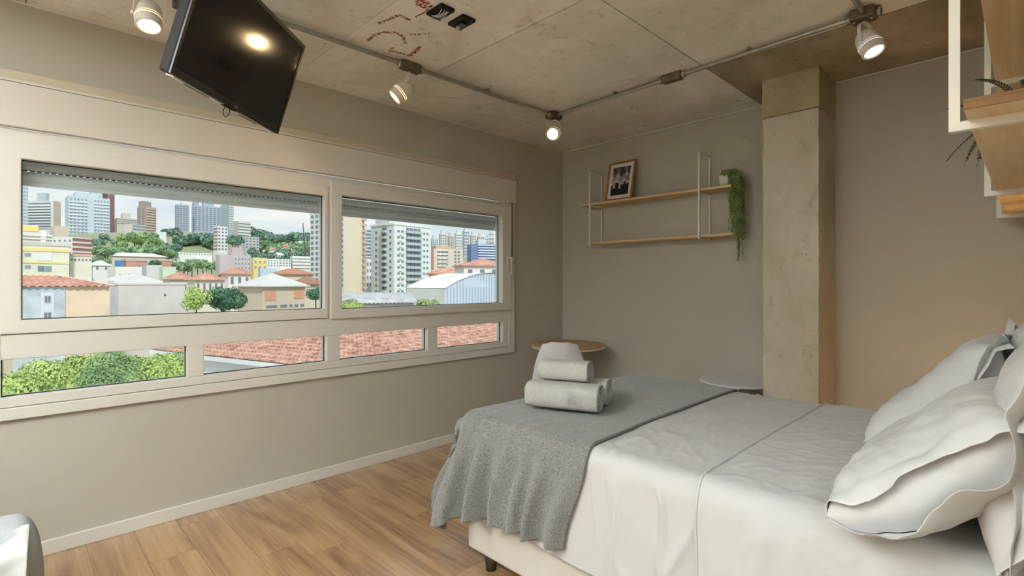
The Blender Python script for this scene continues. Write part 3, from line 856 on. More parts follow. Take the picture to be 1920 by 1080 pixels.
# raised flower motif on the front towel
fl_ = bpy.data.objects['rolled_towel']
mo = MB()
pa = np.array([.379, -.925, 0]); pn = np.array([-.925, -.379, 0])
fcn = np.array([1.785, 1.478, ZT + .058]) + pa * .055 + pn * .0705
for k in range(8):
    t = 2 * PI * k / 8
    pts = [fcn + pa * (.017 * math.cos(t) + .008 * math.cos(q)) + np.array([0, 0, 1]) * (.017 * math.sin(t) + .008 * math.sin(q)) for q in np.linspace(0, 2 * PI, 11)]
    mo.tube(pts, .0014, 5, caps=False)
q = mo.build('embossed_flower', M['towel'], fl_); q['kind'] = 'stuff'

# ------------------------------------------------------------------ pillows
def pillow(name_label, center, ex, ey, Lx, Ly, T, seed, open_end=False, flange=.045, bend=0.0):
    ex = np.array(ex, float); ex /= np.linalg.norm(ex); ey = np.array(ey, float); ey -= ex * (ey @ ex); ey /= np.linalg.norm(ey); ez = np.cross(ex, ey)
    c = np.array(center, float); hx, hy = Lx / 2, Ly / 2
    def prof(a, b):
        pa_ = max(0, 1 - abs(a) ** 4.5) ** .62
        if open_end and a < 0: pa_ = max(pa_, .0) if a < -1 else (1 - .42 * abs(a) ** 4)
        pb_ = max(0, 1 - abs(b) ** 3.2) ** .6
        return pa_ * pb_
    def inset(a, b):   # corners stay out, sides pull in
        return a * (1 - .055 * (1 - b * b) * abs(a) ** 3), b * (1 - .075 * (1 - a * a) * abs(b) ** 3)
    def pt(a, b, z, wr=1.0):
        ia, ib = inset(a, b)
        n_ = .010 * nz3(ia * 2.2 + seed, ib * 2.2, seed) + .006 * nz3(ia * 7 + ib * 3, ib * 6 - ia * 2, seed + 4)
        n_ += .007 * max(0, nz3(ia * 3 - ib * 9, seed, ib * 2)) * (abs(b) ** 2)
        z2 = z + n_ * wr * (1 if z >= 0 else -1)
        zb = bend * (ib * ib)
        return c + ex * (ia * hx) + ey * (ib * hy) + ez * (z2 - zb)
    root = None
    nu, nv = 44, 34
    A = np.linspace(-1, 1, nu); B_ = np.linspace(-1, 1, nv)
    body = MB()
    Fr = np.array([[pt(a, b, T / 2 * prof(a, b)) for b in B_] for a in A]); Bk = np.array([[pt(a, b, -T / 2 * prof(a, b)) for b in B_] for a in A])
    body.grid(Fr); body.grid(Bk[:, ::-1])
    if open_end:   # bulging end of the inner cushion
        K = 9; cap = np.zeros((K, nv, 3))
        for k in range(K):
            t = k / (K - 1)
            cap[k] = Fr[0] * (1 - t) + Bk[0] * t - ex * (.030 * math.sin(PI * t)) * (1 - np.abs(B_)[:, None] ** 3)
        body.grid(cap)
    o = body.build('pillow', M['pillow'], subdiv=1)
    tag(o, name_label, 'pillow', 'pillows at the head of the bed')
    # pillowcase skin with a flat flange
    def skin(sgn, wave, ext):
        ka, kb = 1 + ext / hx, 1 + ext / hy
        AA = np.concatenate([np.linspace(-ka, -1.0, 6)[:-1], A, np.linspace(1.0, ka, 6)[1:]]); BB = np.concatenate([np.linspace(-kb, -1.0, 6)[:-1], B_, np.linspace(1.0, kb, 6)[1:]])
        G = np.zeros((len(AA), len(BB), 3))
        for i, a in enumerate(AA):
            for j, b in enumerate(BB):
                ac, bc = max(-1, min(1, a)), max(-1, min(1, b))
                p = pt(ac, bc, sgn * (T / 2 * prof(ac, bc) + .004))
                da, db = (a - ac) * hx, (b - bc) * hy
                da *= float(smooth01((b + 1.02) / .4)) if b < -.6 else 1
                if b < -1: db *= .12
                e_ = math.hypot(da, db) / ext
                wv = wave * e_ * (math.sin(ac * 5 + seed) * (abs(db) > 0) + math.sin(bc * 5.5 + seed * 2) * (abs(da) > 0)) + wave * .6 * e_ * nz3(a * 5, b * 5, seed)
                curl = (-.030 * e_ ** 2 if sgn > 0 else .022 * e_ ** 2) if (open_end and da < 0) else -.014 * e_ ** 2 * sgn
                p = p + ex * da + ey * db + ez * (wv + curl)
                if p[2] < BZ + .019: p[2] = BZ + .019 + .004 * abs(nz3(a * 8, b * 8, 1))
                G[i, j] = p
        return MB().grid(G).build('pillowcase', M['pillow'], o, subdiv=1, solid=.002)
    if open_end:
        skin(1, .016, flange + .02); skin(-1, .010, flange)
    else:
        skin(1, .010, flange); skin(-1, .008, flange * .8)
    return o
pillow('white flanged pillow in front, nearest, its open end showing', (1.70, .150, .862), (1, .0, .0), (0, -.74, .67), .66, .43, .20, 2, open_end=True, flange=.045, bend=.04)
pillow('white flanged pillow in front at the far side of the bed', (2.44, .20, .885), (1, -.03, 0), (0, -.68, .73), .62, .50, .19, 6, flange=.04, bend=.05)
pillow('white pillow upright against the wall behind the nearest pillow', (1.72, .002, .945), (1, 0, 0), (0, -.16, .98), .72, .46, .14, 12, flange=.035)
pillow('white pillow upright against the wall at the far side, behind another', (2.46, .005, .955), (1, 0, 0), (0, -.16, .98), .68, .46, .14, 17, flange=.035)

# ------------------------------------------------------------------ wall shelf, picture, trailing plant
def bar(mb, p, q, w_=.014):
    p, q = np.minimum(p, q), np.maximum(p, q); p = np.array(p) - w_ / 2; q = np.array(q) + w_ / 2
    return mb.box(p[0], q[0], p[1], q[1], p[2], q[2])
sh = empty('wall_shelf', (3.96, 2.2, 1.63), 'two-tier oak wall shelf hung in two white metal frames beside the column', 'shelf')
for y in (2.815, 1.785):
    f = MB()
    xf, xb = 3.762, 3.950
    bar(f, (xf, y, 1.637), (xf, y, 2.290)); bar(f, (xb, y, 1.637), (xb, y, 2.290))
    bar(f, (xf + .014, y, 2.290), (xb - .014, y, 2.290), .012); bar(f, (xf + .014, y, 1.637), (xb - .014, y, 1.637), .012); bar(f, (xf + .014, y, 1.992), (xb - .014, y, 1.992), .012)
    f.build('frame', M['whitemetal'], sh)
MB().box(3.772, 3.955, 1.545, 2.945, 1.999, 2.017).build('board', M['shelfwood_y'], sh, bevel=.0015)
MB().box(3.772, 3.955, 1.535, 2.83, 1.644, 1.662).build('board', M['shelfwood_y'], sh, bevel=.0015)

# framed photograph leaning on the wall
bx_c = np.array([3.835, 2.555, 2.018]); lean = np.array([.085, .006, .35]); lean_u = lean / np.linalg.norm(lean)
side = np.array([0.0, -1, 0]); nrm = np.cross(side, lean_u); nrm = nrm / np.linalg.norm(nrm)
if nrm[0] > 0: nrm = -nrm
PWd, PHt = .275, .365
pf = empty('picture_frame', tuple(bx_c), 'oak framed black and white city photograph leaning on the upper wall shelf', 'picture')
def pfb(mb, a0, a1, b0, b1, n0, n1):
    return mb.obox(bx_c + side * (a0 + a1) / 2 + lean_u * (b0 + b1) / 2 + nrm * (n0 + n1) / 2, side * (a1 - a0) / 2, lean_u * (b1 - b0) / 2, nrm * (n1 - n0) / 2)
fb = .017
for a0, a1, b0, b1 in ((-PWd / 2, PWd / 2, 0, fb), (-PWd / 2, PWd / 2, PHt - fb, PHt), (-PWd / 2, -PWd / 2 + fb, fb, PHt - fb), (PWd / 2 - fb, PWd / 2, fb, PHt - fb)):
    pfb(MB(), a0, a1, b0, b1, 0, .020).build('moulding', M['framewood'], pf, bevel=.0015)
pfb(MB(), -PWd / 2 + fb, PWd / 2 - fb, fb, PHt - fb, .001, .010).build('mat_board', M['mat_board'], pf)
pm, ptn, pbb = base_mat('city_print'); n = ptn.nodes.new; L = ptn.links.new
tcx = n('ShaderNodeTexCoord'); sx = n('ShaderNodeSeparateXYZ'); L(tcx.outputs['UV'], sx.inputs[0])
vq = n('ShaderNodeTexVoronoi'); vq.voronoi_dimensions = '1D'; vq.inputs['Scale'].default_value = 9; L(sx.outputs[0], vq.inputs['W'])
sc_ = n('ShaderNodeSeparateColor'); L(vq.outputs['Color'], sc_.inputs[0])
m1 = n('ShaderNodeMath'); m1.operation = 'MULTIPLY_ADD'; m1.inputs[1].default_value = .26; m1.inputs[2].default_value = .22; L(sc_.outputs[0], m1.inputs[0])
lt = n('ShaderNodeMath'); lt.operation = 'LESS_THAN'; L(sx.outputs[1], lt.inputs[0]); L(m1.outputs[0], lt.inputs[1])
pzn = n('ShaderNodeTexNoise'); pzn.inputs['Scale'].default_value = 4.5; pzn.inputs['Detail'].default_value = 6; L(tcx.outputs['UV'], pzn.inputs['Vector'])
ad = n('ShaderNodeMath'); ad.operation = 'MULTIPLY_ADD'; ad.inputs[1].default_value = -.55; L(sx.outputs[1], ad.inputs[0]); 
ad2 = n('ShaderNodeMath'); ad2.operation = 'ADD'; ad2.inputs[1].default_value = .38; L(pzn.outputs['Fac'], ad2.inputs[0]); L(ad2.outputs[0], ad.inputs[2])
prr = n('ShaderNodeValToRGB'); prr.color_ramp.elements[0].position = .38; prr.color_ramp.elements[0].color = lin(58, 48, 50); prr.color_ramp.elements[1].position = .68; prr.color_ramp.elements[1].color = lin(206, 196, 196)
L(ad.outputs[0], prr.inputs[0])
pmx = n('ShaderNodeMix'); pmx.data_type = 'RGBA'; pmx.inputs[7].default_value = lin(26, 24, 26); L(lt.outputs[0], pmx.inputs[0]); L(prr.outputs[0], pmx.inputs[6]); L(pmx.outputs[2], pbb.inputs['Base Color'])
pbb.inputs['Roughness'].default_value = .4
qa, qb = PWd / 2 - .046, (.050, PHt - .050)
pr = MB().add([bx_c + side * a + lean_u * b_ + nrm * .0106 for a, b_ in ((-qa, qb[0]), (qa, qb[0]), (qa, qb[1]), (-qa, qb[1]))], [(0, 1, 2, 3)]).build('print', pm, pf)
uvl = pr.data.uv_layers.new(name='uv')
for k, uvc in enumerate(((0, 0), (1, 0), (1, 1), (0, 1))): uvl.data[k].uv = uvc

# string-of-pearls plant
pl = empty('trailing_plant', (3.865, 1.615, 2.017), 'string-of-pearls plant in a white pot trailing off the shelf end', 'plant')
MB().lathe([(0, 0), (.036, 0), (.046, .075), (.048, .085), (.044, .085), (.040, .07), (0, .07)], 28, (3.865, 1.625, 2.017)).build('pot', M['pot'], pl)
rng = random.Random(4)
leafv = [(0, 0, 1), (1, 0, 0), (0, 1, 0), (-1, 0, 0), (0, -1, 0), (0, 0, -1.2)]
leaff = [(0, 1, 2), (0, 2, 3), (0, 3, 4), (0, 4, 1), (5, 2, 1), (5, 3, 2), (5, 4, 3), (5, 1, 4)]
def strand(path, r0, mname='strand', n_leaf=2):
    mb = MB(); mb.tube(path[::2], .0012, 4, caps=False)
    for p in path:
        for k in range(n_leaf):
            t = rng.uniform(0, 2 * PI); r = r0 * rng.uniform(.75, 1.2)
            o = Vector(p) + Vector((math.cos(t), math.sin(t), rng.uniform(-.3, .3))) * r * .9
            mb.add([o + Vector(v) * r for v in leafv], leaff, True)
    return mb.build(mname, M['pearl'], pl)
px, py, pz = 3.865, 1.620, 2.100
for k in range(34):
    ang = rng.uniform(0, 2 * PI)
    ex_, ey_ = 3.835 + .055 * math.cos(ang) , 1.550 + .050 * math.sin(ang) - rng.uniform(0, .03)
    ex_ = min(ex_, 3.93)
    bot = rng.choice([1.66, 1.70, 1.74, 1.68, 1.62, 1.80, 1.86, 1.64])
    if k < 6: bot = rng.uniform(1.46, 1.56); ex_, ey_ = 3.84 + rng.uniform(-.03, .03), 1.515 + rng.uniform(-.035, .03)
    top = Vector((px + rng.uniform(-.03, .03), py + rng.uniform(-.035, .03), pz + rng.uniform(0, .035)))
    pts = [top]
    ap = Vector((ex_, ey_, 2.03 + rng.uniform(-.03, .05)))
    for t in np.linspace(.12, 1, 9):
        q = top.lerp(ap, t); q.z += .035 * math.sin(PI * t); pts.append(q)
    z = ap.z; sw = rng.uniform(0, 6)
    while z > bot:
        z -= .0135
        d = (ap.z - z)
        pts.append(Vector((ex_ + .010 * math.sin(d * 14 + sw) , ey_ + .010 * math.cos(d * 11 + sw) - .02 * d * (1 if k % 2 else -.3), z)))
    strand(pts, .0068, n_leaf=1)
cu = MB()
for k in range(420):
    t, ph = rng.uniform(0, 2 * PI), rng.uniform(0, 1)
    r = .006 * rng.uniform(.8, 1.3)
    rad = .050 * math.sqrt(ph)
    o = Vector((px - .004 + rad * math.cos(t), py - .022 + rad * 1.15 * math.sin(t), 2.092 + .045 * math.sqrt(max(0, 1 - ph)) + rng.uniform(-.006, .006)))
    cu.add([o + Vector(v) * r for v in leafv], leaff, True)
q = cu.build('leaf_mound', M['pearl'], pl); q['kind'] = 'stuff'

# ------------------------------------------------------------------ hanging shelf over the head of the bed, fern on it
hs_ = empty('bed_shelf', (2.6, -.09, 1.64), 'long two-tier oak shelf in white metal frames above the pillows', 'shelf')
for x in (1.492, 2.70, 3.66):
    f = MB(); w_ = .019
    bar(f, (x, .120, 1.641), (x, .120, 2.36), w_); bar(f, (x, -.088, 1.641), (x, -.088, 2.36), w_)
    for z in (1.641, 2.058, 2.36): bar(f, (x, .120 - .019, z), (x, -.088 + .019, z), w_)
    f.build('frame', M['whitemetal'], hs_)
for z in (1.6508, 2.0678):
    bd = MB().box(1.39, 3.80, -.092, .098, z, z + .021).build('board', M['shelfwood'], hs_)
    MB().box(1.386, 1.390, -.092, .098, z, z + .021).build('edge_band', M['plyedge'], bd)
fn = empty('potted_fern', (2.10, .0, 1.672), 'potted fern with thin dark fronds drooping over the bed shelf', 'plant')
MB().lathe([(0, 0), (.045, 0), (.058, .09), (.054, .09), (.050, .075), (0, .075)], 24, (2.10, 0, 1.672)).build('pot', M['pot'], fn)
def frond(p0, p1, p2, wd):
    mb = MB(); p0, p1, p2 = map(Vector, (p0, p1, p2)); pts = []
    for t in np.linspace(0, 1, 26): pts.append(p0 * (1 - t) ** 2 + p1 * 2 * t * (1 - t) + p2 * t * t)
    mb.tube(pts[::2], .0013, 5)
    for k in range(3, 26):
        t = k / 25; d = (pts[min(k + 1, 25)] - pts[k - 1]).normalized(); s_ = d.cross(Vector((0, 0, 1))).normalized()
        ln = wd * math.sin(PI * min(1, t * 1.05)) ** .6 * (1 if t < .97 else .4) + .002
        for sg in (-1, 1):
            e = pts[k] + s_ * sg * ln + d * ln * .7 + Vector((0, 0, -.25 * ln)); wv = d * .0042
            mid = (pts[k] + e) / 2
            mb.add([pts[k] - wv * .5, mid - wv, e, mid + wv], [(0, 1, 2, 3)])
    mb.build('frond', M['fern'], fn)
for a in (((2.08, .02, 1.75), (2.02, .10, 1.80), (2.0, .186, 1.65), .012),
          ((2.10, .01, 1.75), (2.06, .10, 1.86), (1.99, .186, 1.812), .010),
          ((2.10, 0, 1.75), (2.05, .04, 1.90), (1.98, .121, 1.882), .008),
          ((2.12, .01, 1.75), (2.14, .10, 1.84), (2.16, .150, 1.67), .012),
          ((2.12, .02, 1.75), (2.22, .09, 1.85), (2.30, .128, 1.69), .012),
          ((2.14, 0, 1.75), (2.3, .02, 1.9), (2.42, .05, 1.82), .012),
          ((2.06, 0, 1.75), (1.95, .0, 1.9), (1.85, .02, 1.80), .010)):
    frond(*a[:3], a[3] * 1.5)

# ------------------------------------------------------------------ round table, chair, side table
tb_ = empty('round_table', (3.55, 2.90, 0), 'small round oak-topped table in the room corner', 'table')
MB().lathe([(0, .734), (.318, .734), (.325, .738), (.325, .748), (.323, .752), (0, .752)], 64, (3.55, 2.90, 0), smooth=False).build('top', M['tablewood'], tb_)
MB().lathe([(0, .716), (.312, .716), (.325, .722), (.325, .7335), (0, .7335)], 64, (3.55, 2.90, 0), smooth=False).build('underside', M['white'], tb_)
MB().lathe([(.030, .02), (.028, .10), (.028, .70), (.12, .716)], 28, (3.55, 2.90, 0)).build('column', M['whitemetal'], tb_)
MB().lathe([(0, 0), (.21, 0), (.21, .008), (.05, .022), (.03, .03)], 40, (3.55, 2.90, 0)).build('base', M['whitemetal'], tb_)

fv = np.array([.77, .638, 0]); fv /= np.linalg.norm(fv); sv = np.array([fv[1], -fv[0], 0])
cc = np.array([3.275, 2.757, 0])
ch = empty('shell_chair', tuple(cc), 'white moulded shell chair turned to the round corner table, seen from behind', 'chair')
prof = np.array([(.225, .425, .19), (.205, .448, .205), (.12, .447, .22), (0, .437, .225), (-.11, .440, .225), (-.185, .475, .222), (-.225, .55, .215), (-.248, .64, .200), (-.265, .73, .172), (-.276, .80, .140), (-.281, .832, .112)])
tk = np.linspace(0, len(prof) - 1, 40); pr_ = np.array([np.interp(tk, range(len(prof)), prof[:, k]) for k in range(3)]).T
G = np.zeros((40, 21, 3))
for i, (fo_, zz, hw) in enumerate(pr_):
    bk = smooth01(np.array((i - 14) / 14.0))
    for j in range(21):
        t = (j - 10) / 10; e = abs(t) ** 2.6
        rnd_ = 1 if i < 37 else (1 - .06 * (i - 36))
        G[i, j] = cc + fv * (fo_ + .075 * e * bk) + sv * (t * hw * rnd_) + np.array([0, 0, zz + .055 * e * (1 - bk) * (1 if i > 3 else .4)])
        if i >= 37: G[i, j, 2] -= .030 * abs(t) ** 6 * (i - 36) / 3
MB().grid(G).build('shell', M['chairwhite'], ch, solid=.006, subdiv=1)
for s1_ in (-1, 1):
    for s2_ in (-1, 1):
        tp = cc + fv * s1_ * .10 + sv * s2_ * .11 + np.array([0, 0, .425]); bt = cc + fv * (s1_ * .22 - .01) + sv * s2_ * .20
        MB().tube([tuple(bt), tuple(tp)], [.010, .016], 12).build('leg', M['legwood'], ch)
for s1_ in (-1, 1):
    MB().tube([tuple(cc + fv * .15 + sv * s1_ * .15 + np.array([0, 0, .24])), tuple(cc - fv * .12 - sv * s1_ * .12 + np.array([0, 0, .38]))], .004, 8).build('wire_brace', M['black'], ch)
st_ = empty('side_table', (3.70, 1.47, 0), 'white round side table between the bed and the column', 'table')
MB().lathe([(0, .586), (.245, .586), (.252, .590), (.252, .598), (.249, .601), (0, .601)], 56, (3.70, 1.47, 0), smooth=False).build('top', M['chairwhite'], st_)
MB().lathe([(.024, .02), (.022, .06), (.022, .56), (.07, .586)], 24, (3.70, 1.47, 0)).build('column', M['whitemetal'], st_)
MB().lathe([(0, 0), (.16, 0), (.16, .008), (.04, .022), (.024, .03)], 36, (3.70, 1.47, 0)).build('base', M['whitemetal'], st_)

# ------------------------------------------------------------------ armchair at the edge of the room
ac = empty('armchair', (-.45, 2.3, 0), 'pale grey upholstered armchair under the window with rounded arms', 'armchair')
def cushion_box(x0, x1, y0, y1, z0, z1, e=5.0, n=20, seed=0, amp=.006, pw=None):
    c = np.array([(x0 + x1) / 2, (y0 + y1) / 2, (z0 + z1) / 2]); h = np.array([x1 - x0, y1 - y0, z1 - z0]) / 2
    G = np.zeros((2 * n, n + 1, 3))
    for i in range(2 * n):
        th = 2 * PI * i / (2 * n)
        for j in range(n + 1):
            ph = -PI / 2 + PI * j / n
            v = np.array([math.cos(ph) * math.cos(th), math.cos(ph) * math.sin(th), math.sin(ph)])
            k = (np.abs(v) ** e).sum() ** (-1 / e); v = v * k
            q = c + v * h; d = amp * nz3(q[0] * 7 + seed, q[1] * 7, q[2] * 7) + amp * .6 * nz3(q[0] * 17, q[1] * 17 + seed, q[2] * 17)
            G[i, j] = q + v * d
    return MB().grid(G, closed_u=True)
cushion_box(-.14, .083, 2.02, 2.46, .06, .545, 4).build('arm', M['armfabric'], ac, subdiv=1)
cushion_box(-.98, -.76, 2.02, 2.46, .06, .545, 4).build('arm', M['armfabric'], ac, subdiv=1)
cushion_box(-.80, -.10, 2.40, 2.66, .10, .80, 5).build('backrest', M['armfabric'], ac, subdiv=1)
cushion_box(-.78, -.13, 1.98, 2.44, .24, .43, 5).build('seat', M['armfabric'], ac, subdiv=1)
MB().box(-.78, -.13, 2.04, 2.50, .10, .26).build('frame', M['armfabric'], ac)
for x in (-.85, -.03):
    for y in (2.10, 2.38):
        MB().tube([(x, y, 0), (x, y, .09)], [.014, .02], 12).build('leg', M['legwood'], ac)
# crumpled white cloth over the arm's front
X = np.linspace(-.30, .050, 30); G = np.zeros((30, 30, 3))
for i, x in enumerate(X):
    for j in range(30):
        t = j / 29
        if t < .45: y, z = 2.22 - .20 * t / .45, .530
        else:
            s_ = (t - .45) / .55; y, z = 2.02 - .02 * math.sin(s_ * 2), .530 - .34 * s_
        cb_ = .05 * (1 - abs(2 * (t - .45)) if abs(t - .45) < .5 else 0)
        n_ = .020 * nz3(x * 9, t * 6, 3) + .008 * nz3(x * 24, t * 15, 5)
        G[i, j] = (x - .02 * t, y - abs(n_) - (.012 if t > .4 else 0), z + (abs(n_) if t < .6 else 0) - .02 * (t > .44) * (1 - t) * 0)
cw = MB().grid(G).build('draped_cloth', M['armwhite'], subdiv=1, solid=.004)
tag(cw, 'crumpled white cloth thrown over the front of the grey armchair arm', 'cloth')

# ------------------------------------------------------------------ nightstand and lamp beyond the bed
ns = empty('nightstand', (3.24, .12, 0), 'small white nightstand between the bed and the end wall', 'nightstand')
MB().box(3.02, 3.46, -.08, .32, .08, .50).build('body', M['white'], ns, bevel=.004)
MB().box(3.03, 3.45, .320, .336, .10, .29).build('drawer', M['white'], ns, bevel=.003)
MB().box(3.03, 3.45, .320, .336, .30, .49).build('drawer', M['white'], ns, bevel=.003)
for x in (3.05, 3.43):
    for y in (-.05, .29): MB().tube([(x, y, 0), (x, y, .08)], .014, 12).build('leg', M['legwood'], ns)
nl = empty('bedside_lamp', (3.16, .10, .50), 'black bedside lamp glowing warm on the nightstand behind the pillows', 'lamp')
MB().lathe([(0, 0), (.07, 0), (.07, .015), (.012, .022), (.010, .30), (0, .30)], 28, (3.16, .10, .50)).build('base', M['black'], nl)
MB().lathe([(.105, .24), (.075, .46), (.073, .46), (.103, .24)], 36, (3.16, .10, .50)).build('shade', M['black'], nl)
MB().lathe([(0, .30), (.018, .31), (.028, .345), (.018, .38), (0, .388)], 20, (3.16, .10, .50)).build('bulb', M['bedlamp'], nl)
pd = bpy.data.lights.new('bulb_light', 'POINT'); pd.energy = 22; pd.color = (1, .62, .28); pd.shadow_soft_size = .03
po = bpy.data.objects.new('bulb_light', pd); C.objects.link(po); po.parent = nl; po.location = (0, 0, .28)

# ------------------------------------------------------------------ unseen lights added to brighten the room
cl_ = empty('fill_ceiling_light', (-.9, -1.3, ZC), 'white square ceiling light added out of view as room fill', 'ceiling light')  # area light in a fitting, added behind the camera as general fill
MB().box(-1.5, -.3, -1.9, -.7, ZC - .05, ZC).build('housing', M['white'], cl_, bevel=.005)
MB().box(-1.46, -.34, -1.86, -.74, ZC - .056, ZC - .05).build('fill_diffuser', emit('fill_diffuser', (1, .97, .92, 1), 1.2), cl_)
ad_ = bpy.data.lights.new('room_fill', 'AREA'); ad_.shape = 'SQUARE'; ad_.size = 1.1; ad_.energy = ROOM_FILL_W; ad_.color = (.80, .90, 1)
ao = bpy.data.objects.new('room_fill', ad_); C.objects.link(ao); ao.parent = cl_; ao.location = (0, 0, -.06)
fl2 = empty('fill_floor_lamp', (-1.5, 1.3, 0), 'white uplighter floor lamp added out of view to brighten the ceiling', 'lamp')  # uplighter added outside the view so the ceiling bounces more light
MB().lathe([(0, 0), (.14, 0), (.14, .02), (.015, .03), (.012, 1.5), (0, 1.5)], 28, (-1.5, 1.3, 0)).build('base', M['white'], fl2)
MB().lathe([(.02, 1.49), (.10, 1.53), (.17, 1.60), (.168, 1.60), (.098, 1.535), (0, 1.50)], 36, (-1.5, 1.3, 0)).build('bowl', M['white'], fl2)
ud = bpy.data.lights.new('fill_uplight', 'SPOT'); ud.energy = UPLIGHT_FILL_W; ud.color = (.80, .90, 1); ud.shadow_soft_size = .12; ud.spot_size = math.radians(140); ud.spot_blend = .8
uo = bpy.data.objects.new('fill_uplight', ud); C.objects.link(uo); uo.parent = fl2; uo.location = (0, 0, 1.62); uo.rotation_euler = (PI, 0, 0)
# ------------------------------------------------------------------ the city outside
def az_of(u): return YAW - math.atan((u - CX) / F_PX)
def ground(x, y):
    d = x * FW[0] + y * FW[1]; s = x * RT[0] + y * RT[1]
    k = float(np.interp(s / max(d, 1), [-.60, -.50, -.36], [1.0, .62, .62]))
    h = float(np.interp(d, [0, 70, 150, 220, 350, 520], [-9, -9, 1, 10, 37, 46]))
    return -9 + (h + 9) * k
nx_, ny_ = 40, 36
G = np.zeros((nx_, ny_, 3))
for i in range(nx_):
    for j in range(ny_):
        d = 14 * (620 / 14) ** (i / (nx_ - 1)); a = -1.35 + 1.75 * j / (ny_ - 1)
        p = d * (FW + a * RT); G[i, j] = (p[0], p[1], ground(p[0], p[1]) - 1 + 1.2 * nz3(p[0] * .02, p[1] * .02, 3))
struct(MB().grid(G).build('terrain', mat('hill_ground', lin(128, 142, 104), 1, var=.35, vscale=.05, var_col=lin(166, 160, 140))))

_mc = {}
def cmat(r, g, b_, var=.10, vs=.25, rough=.85):
    key = (r, g, b_, var, vs)
    if key not in _mc: _mc[key] = mat('paint_%d_%d_%d' % (r, g, b_), lin(r, g, b_), rough, var=var, vscale=vs, detail=6)
    return _mc[key]
M['pane'] = mat('dark_pane', lin(116, 126, 138), .25)
M['pane2'] = mat('pale_pane', lin(140, 152, 164), .3)
M['bandw'] = cmat(222, 224, 222)
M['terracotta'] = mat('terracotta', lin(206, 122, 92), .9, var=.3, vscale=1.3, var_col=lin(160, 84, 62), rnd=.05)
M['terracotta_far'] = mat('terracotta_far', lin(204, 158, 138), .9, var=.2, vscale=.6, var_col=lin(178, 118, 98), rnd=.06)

def block(uc, d, u0, u1, vtop, k=6, L1=None, L2=None):
    """near vertical corner at column uc and distance d; left wall ends at u0, right wall at u1"""
    a = az_of(uc); g = a - PI / 2 + math.radians(k)
    e2 = np.array([math.cos(g), math.sin(g)]); e1 = np.array([-math.sin(g), math.cos(g)])
    P = d * (FW + (uc - CX) / F_PX * RT)
    def solve(e, u):
        n_ = RT - (u - CX) / F_PX * FW
        return -(P @ n_) / (e @ n_)
    l2 = L2 or solve(e2, u1); l1 = L1 or solve(e1, u0)
    return dict(P=P, e1=e1, e2=e2, L1=l1, L2=l2, z1=CAM_H + (CY - vtop) / F_PX * d, d=d, z0=ground(*P) - 2.5)
def corners(q, o=0.0):
    P, a, b_ = q['P'], q['e1'], q['e2']
    return [P - a * o - b_ * o, P + b_ * (q['L2'] + o) - a * o, P + b_ * (q['L2'] + o) + a * (q['L1'] + o), P + a * (q['L1'] + o) - b_ * o]
def prism(mb, cs, z0, z1, m=0):
    n = len(cs); v = [(c[0], c[1], z0) for c in cs] + [(c[0], c[1], z1) for c in cs]
    return mb.add(v, [tuple(range(n))[::-1], tuple(range(n, 2 * n))] + [(i, (i + 1) % n, n + (i + 1) % n, n + i) for i in range(n)], False, m)
def zat(q, v): return CAM_H + (CY - v) / F_PX * q['d']
def facewin(mb, q, face, rows, cols, z0, z1, wf=.55, hf=.5, o=.06, t0=0.0, t1=1.0):
    P, L = q['P'], q['L2'] if face == 2 else q['L1']
    e, nrm = (q['e2'], -q['e1']) if face == 2 else (q['e1'], -q['e2'])
    dz = (z1 - z0) / rows; dx = L * (t1 - t0) / cols
    for r in range(rows):
        for c in range(cols):
            s0 = L * t0 + (c + .5 - wf / 2) * dx; s1 = s0 + wf * dx; za = z0 + (r + .5 - hf / 2) * dz; zb = za + hf * dz
            prism(mb, [P + e * s0 - nrm * .05, P + e * s1 - nrm * .05, P + e * s1 + nrm * o, P + e * s0 + nrm * o], za, zb)
def facebands(mb, q, face, rows, z0, z1, hf=.35, o=.5, t0=0, t1=1):
    facewin(mb, q, face, rows, 1, z0, z1, 1.0, hf, o, t0, t1)
def hip(mb, cs, z0, z1, f=.3, th=.12):
    """hipped roof over four corners (ridge along the longer way)"""
    c = [np.array([p[0], p[1], z0]) for p in cs]
    la, lb = np.linalg.norm(c[1] - c[0]), np.linalg.norm(c[2] - c[1])
    if la < lb: c = c[1:] + c[:1]; la, lb = lb, la
    m0, m1 = (c[0] + c[3]) / 2, (c[1] + c[2]) / 2; s = min(.48, f * lb / la * 1.6)
    r0 = m0 + (m1 - m0) * s; r1 = m1 + (m0 - m1) * s; r0[2] = r1[2] = z1
    low = [p - np.array([0, 0, th]) for p in c]
    return mb.add(c + [r0, r1] + low, [(0, 1, 5, 4), (1, 2, 5), (2, 3, 4, 5), (3, 0, 4), (6, 7, 1, 0), (7, 8, 2, 1), (8, 9, 3, 2), (9, 6, 0, 3), (9, 8, 7, 6)])
def building(name, label, q, m, cat='building', group=None):
    mb = MB(); prism(mb, corners(q), q['z0'], q['z1'])
    o = mb.build(name, m); return tag(o, label, cat, group)
def child(mb, name, m, parent, stuff=True):
    o = mb.build(name, m, parent)
    if stuff: o['kind'] = 'stuff'
    return o
def topbox(o, q, f0, f1, h, m, name='roof_house', g0=.2, g1=.8):
    P, a, b_ = q['P'], q['e1'], q['e2']
    cs = [P + b_ * q['L2'] * f0 + a * q['L1'] * g0, P + b_ * q['L2'] * f1 + a * q['L1'] * g0, P + b_ * q['L2'] * f1 + a * q['L1'] * g1, P + b_ * q['L2'] * f0 + a * q['L1'] * g1]
    return child(prism(MB(), cs, q['z1'] - .1, q['z1'] + h), name, m, o, False)
def parapet(o, q, m, h=.5, ov=.15):
    return child(prism(MB(), corners(q, ov), q['z1'], q['z1'] + h), 'cornice', m, o, False)

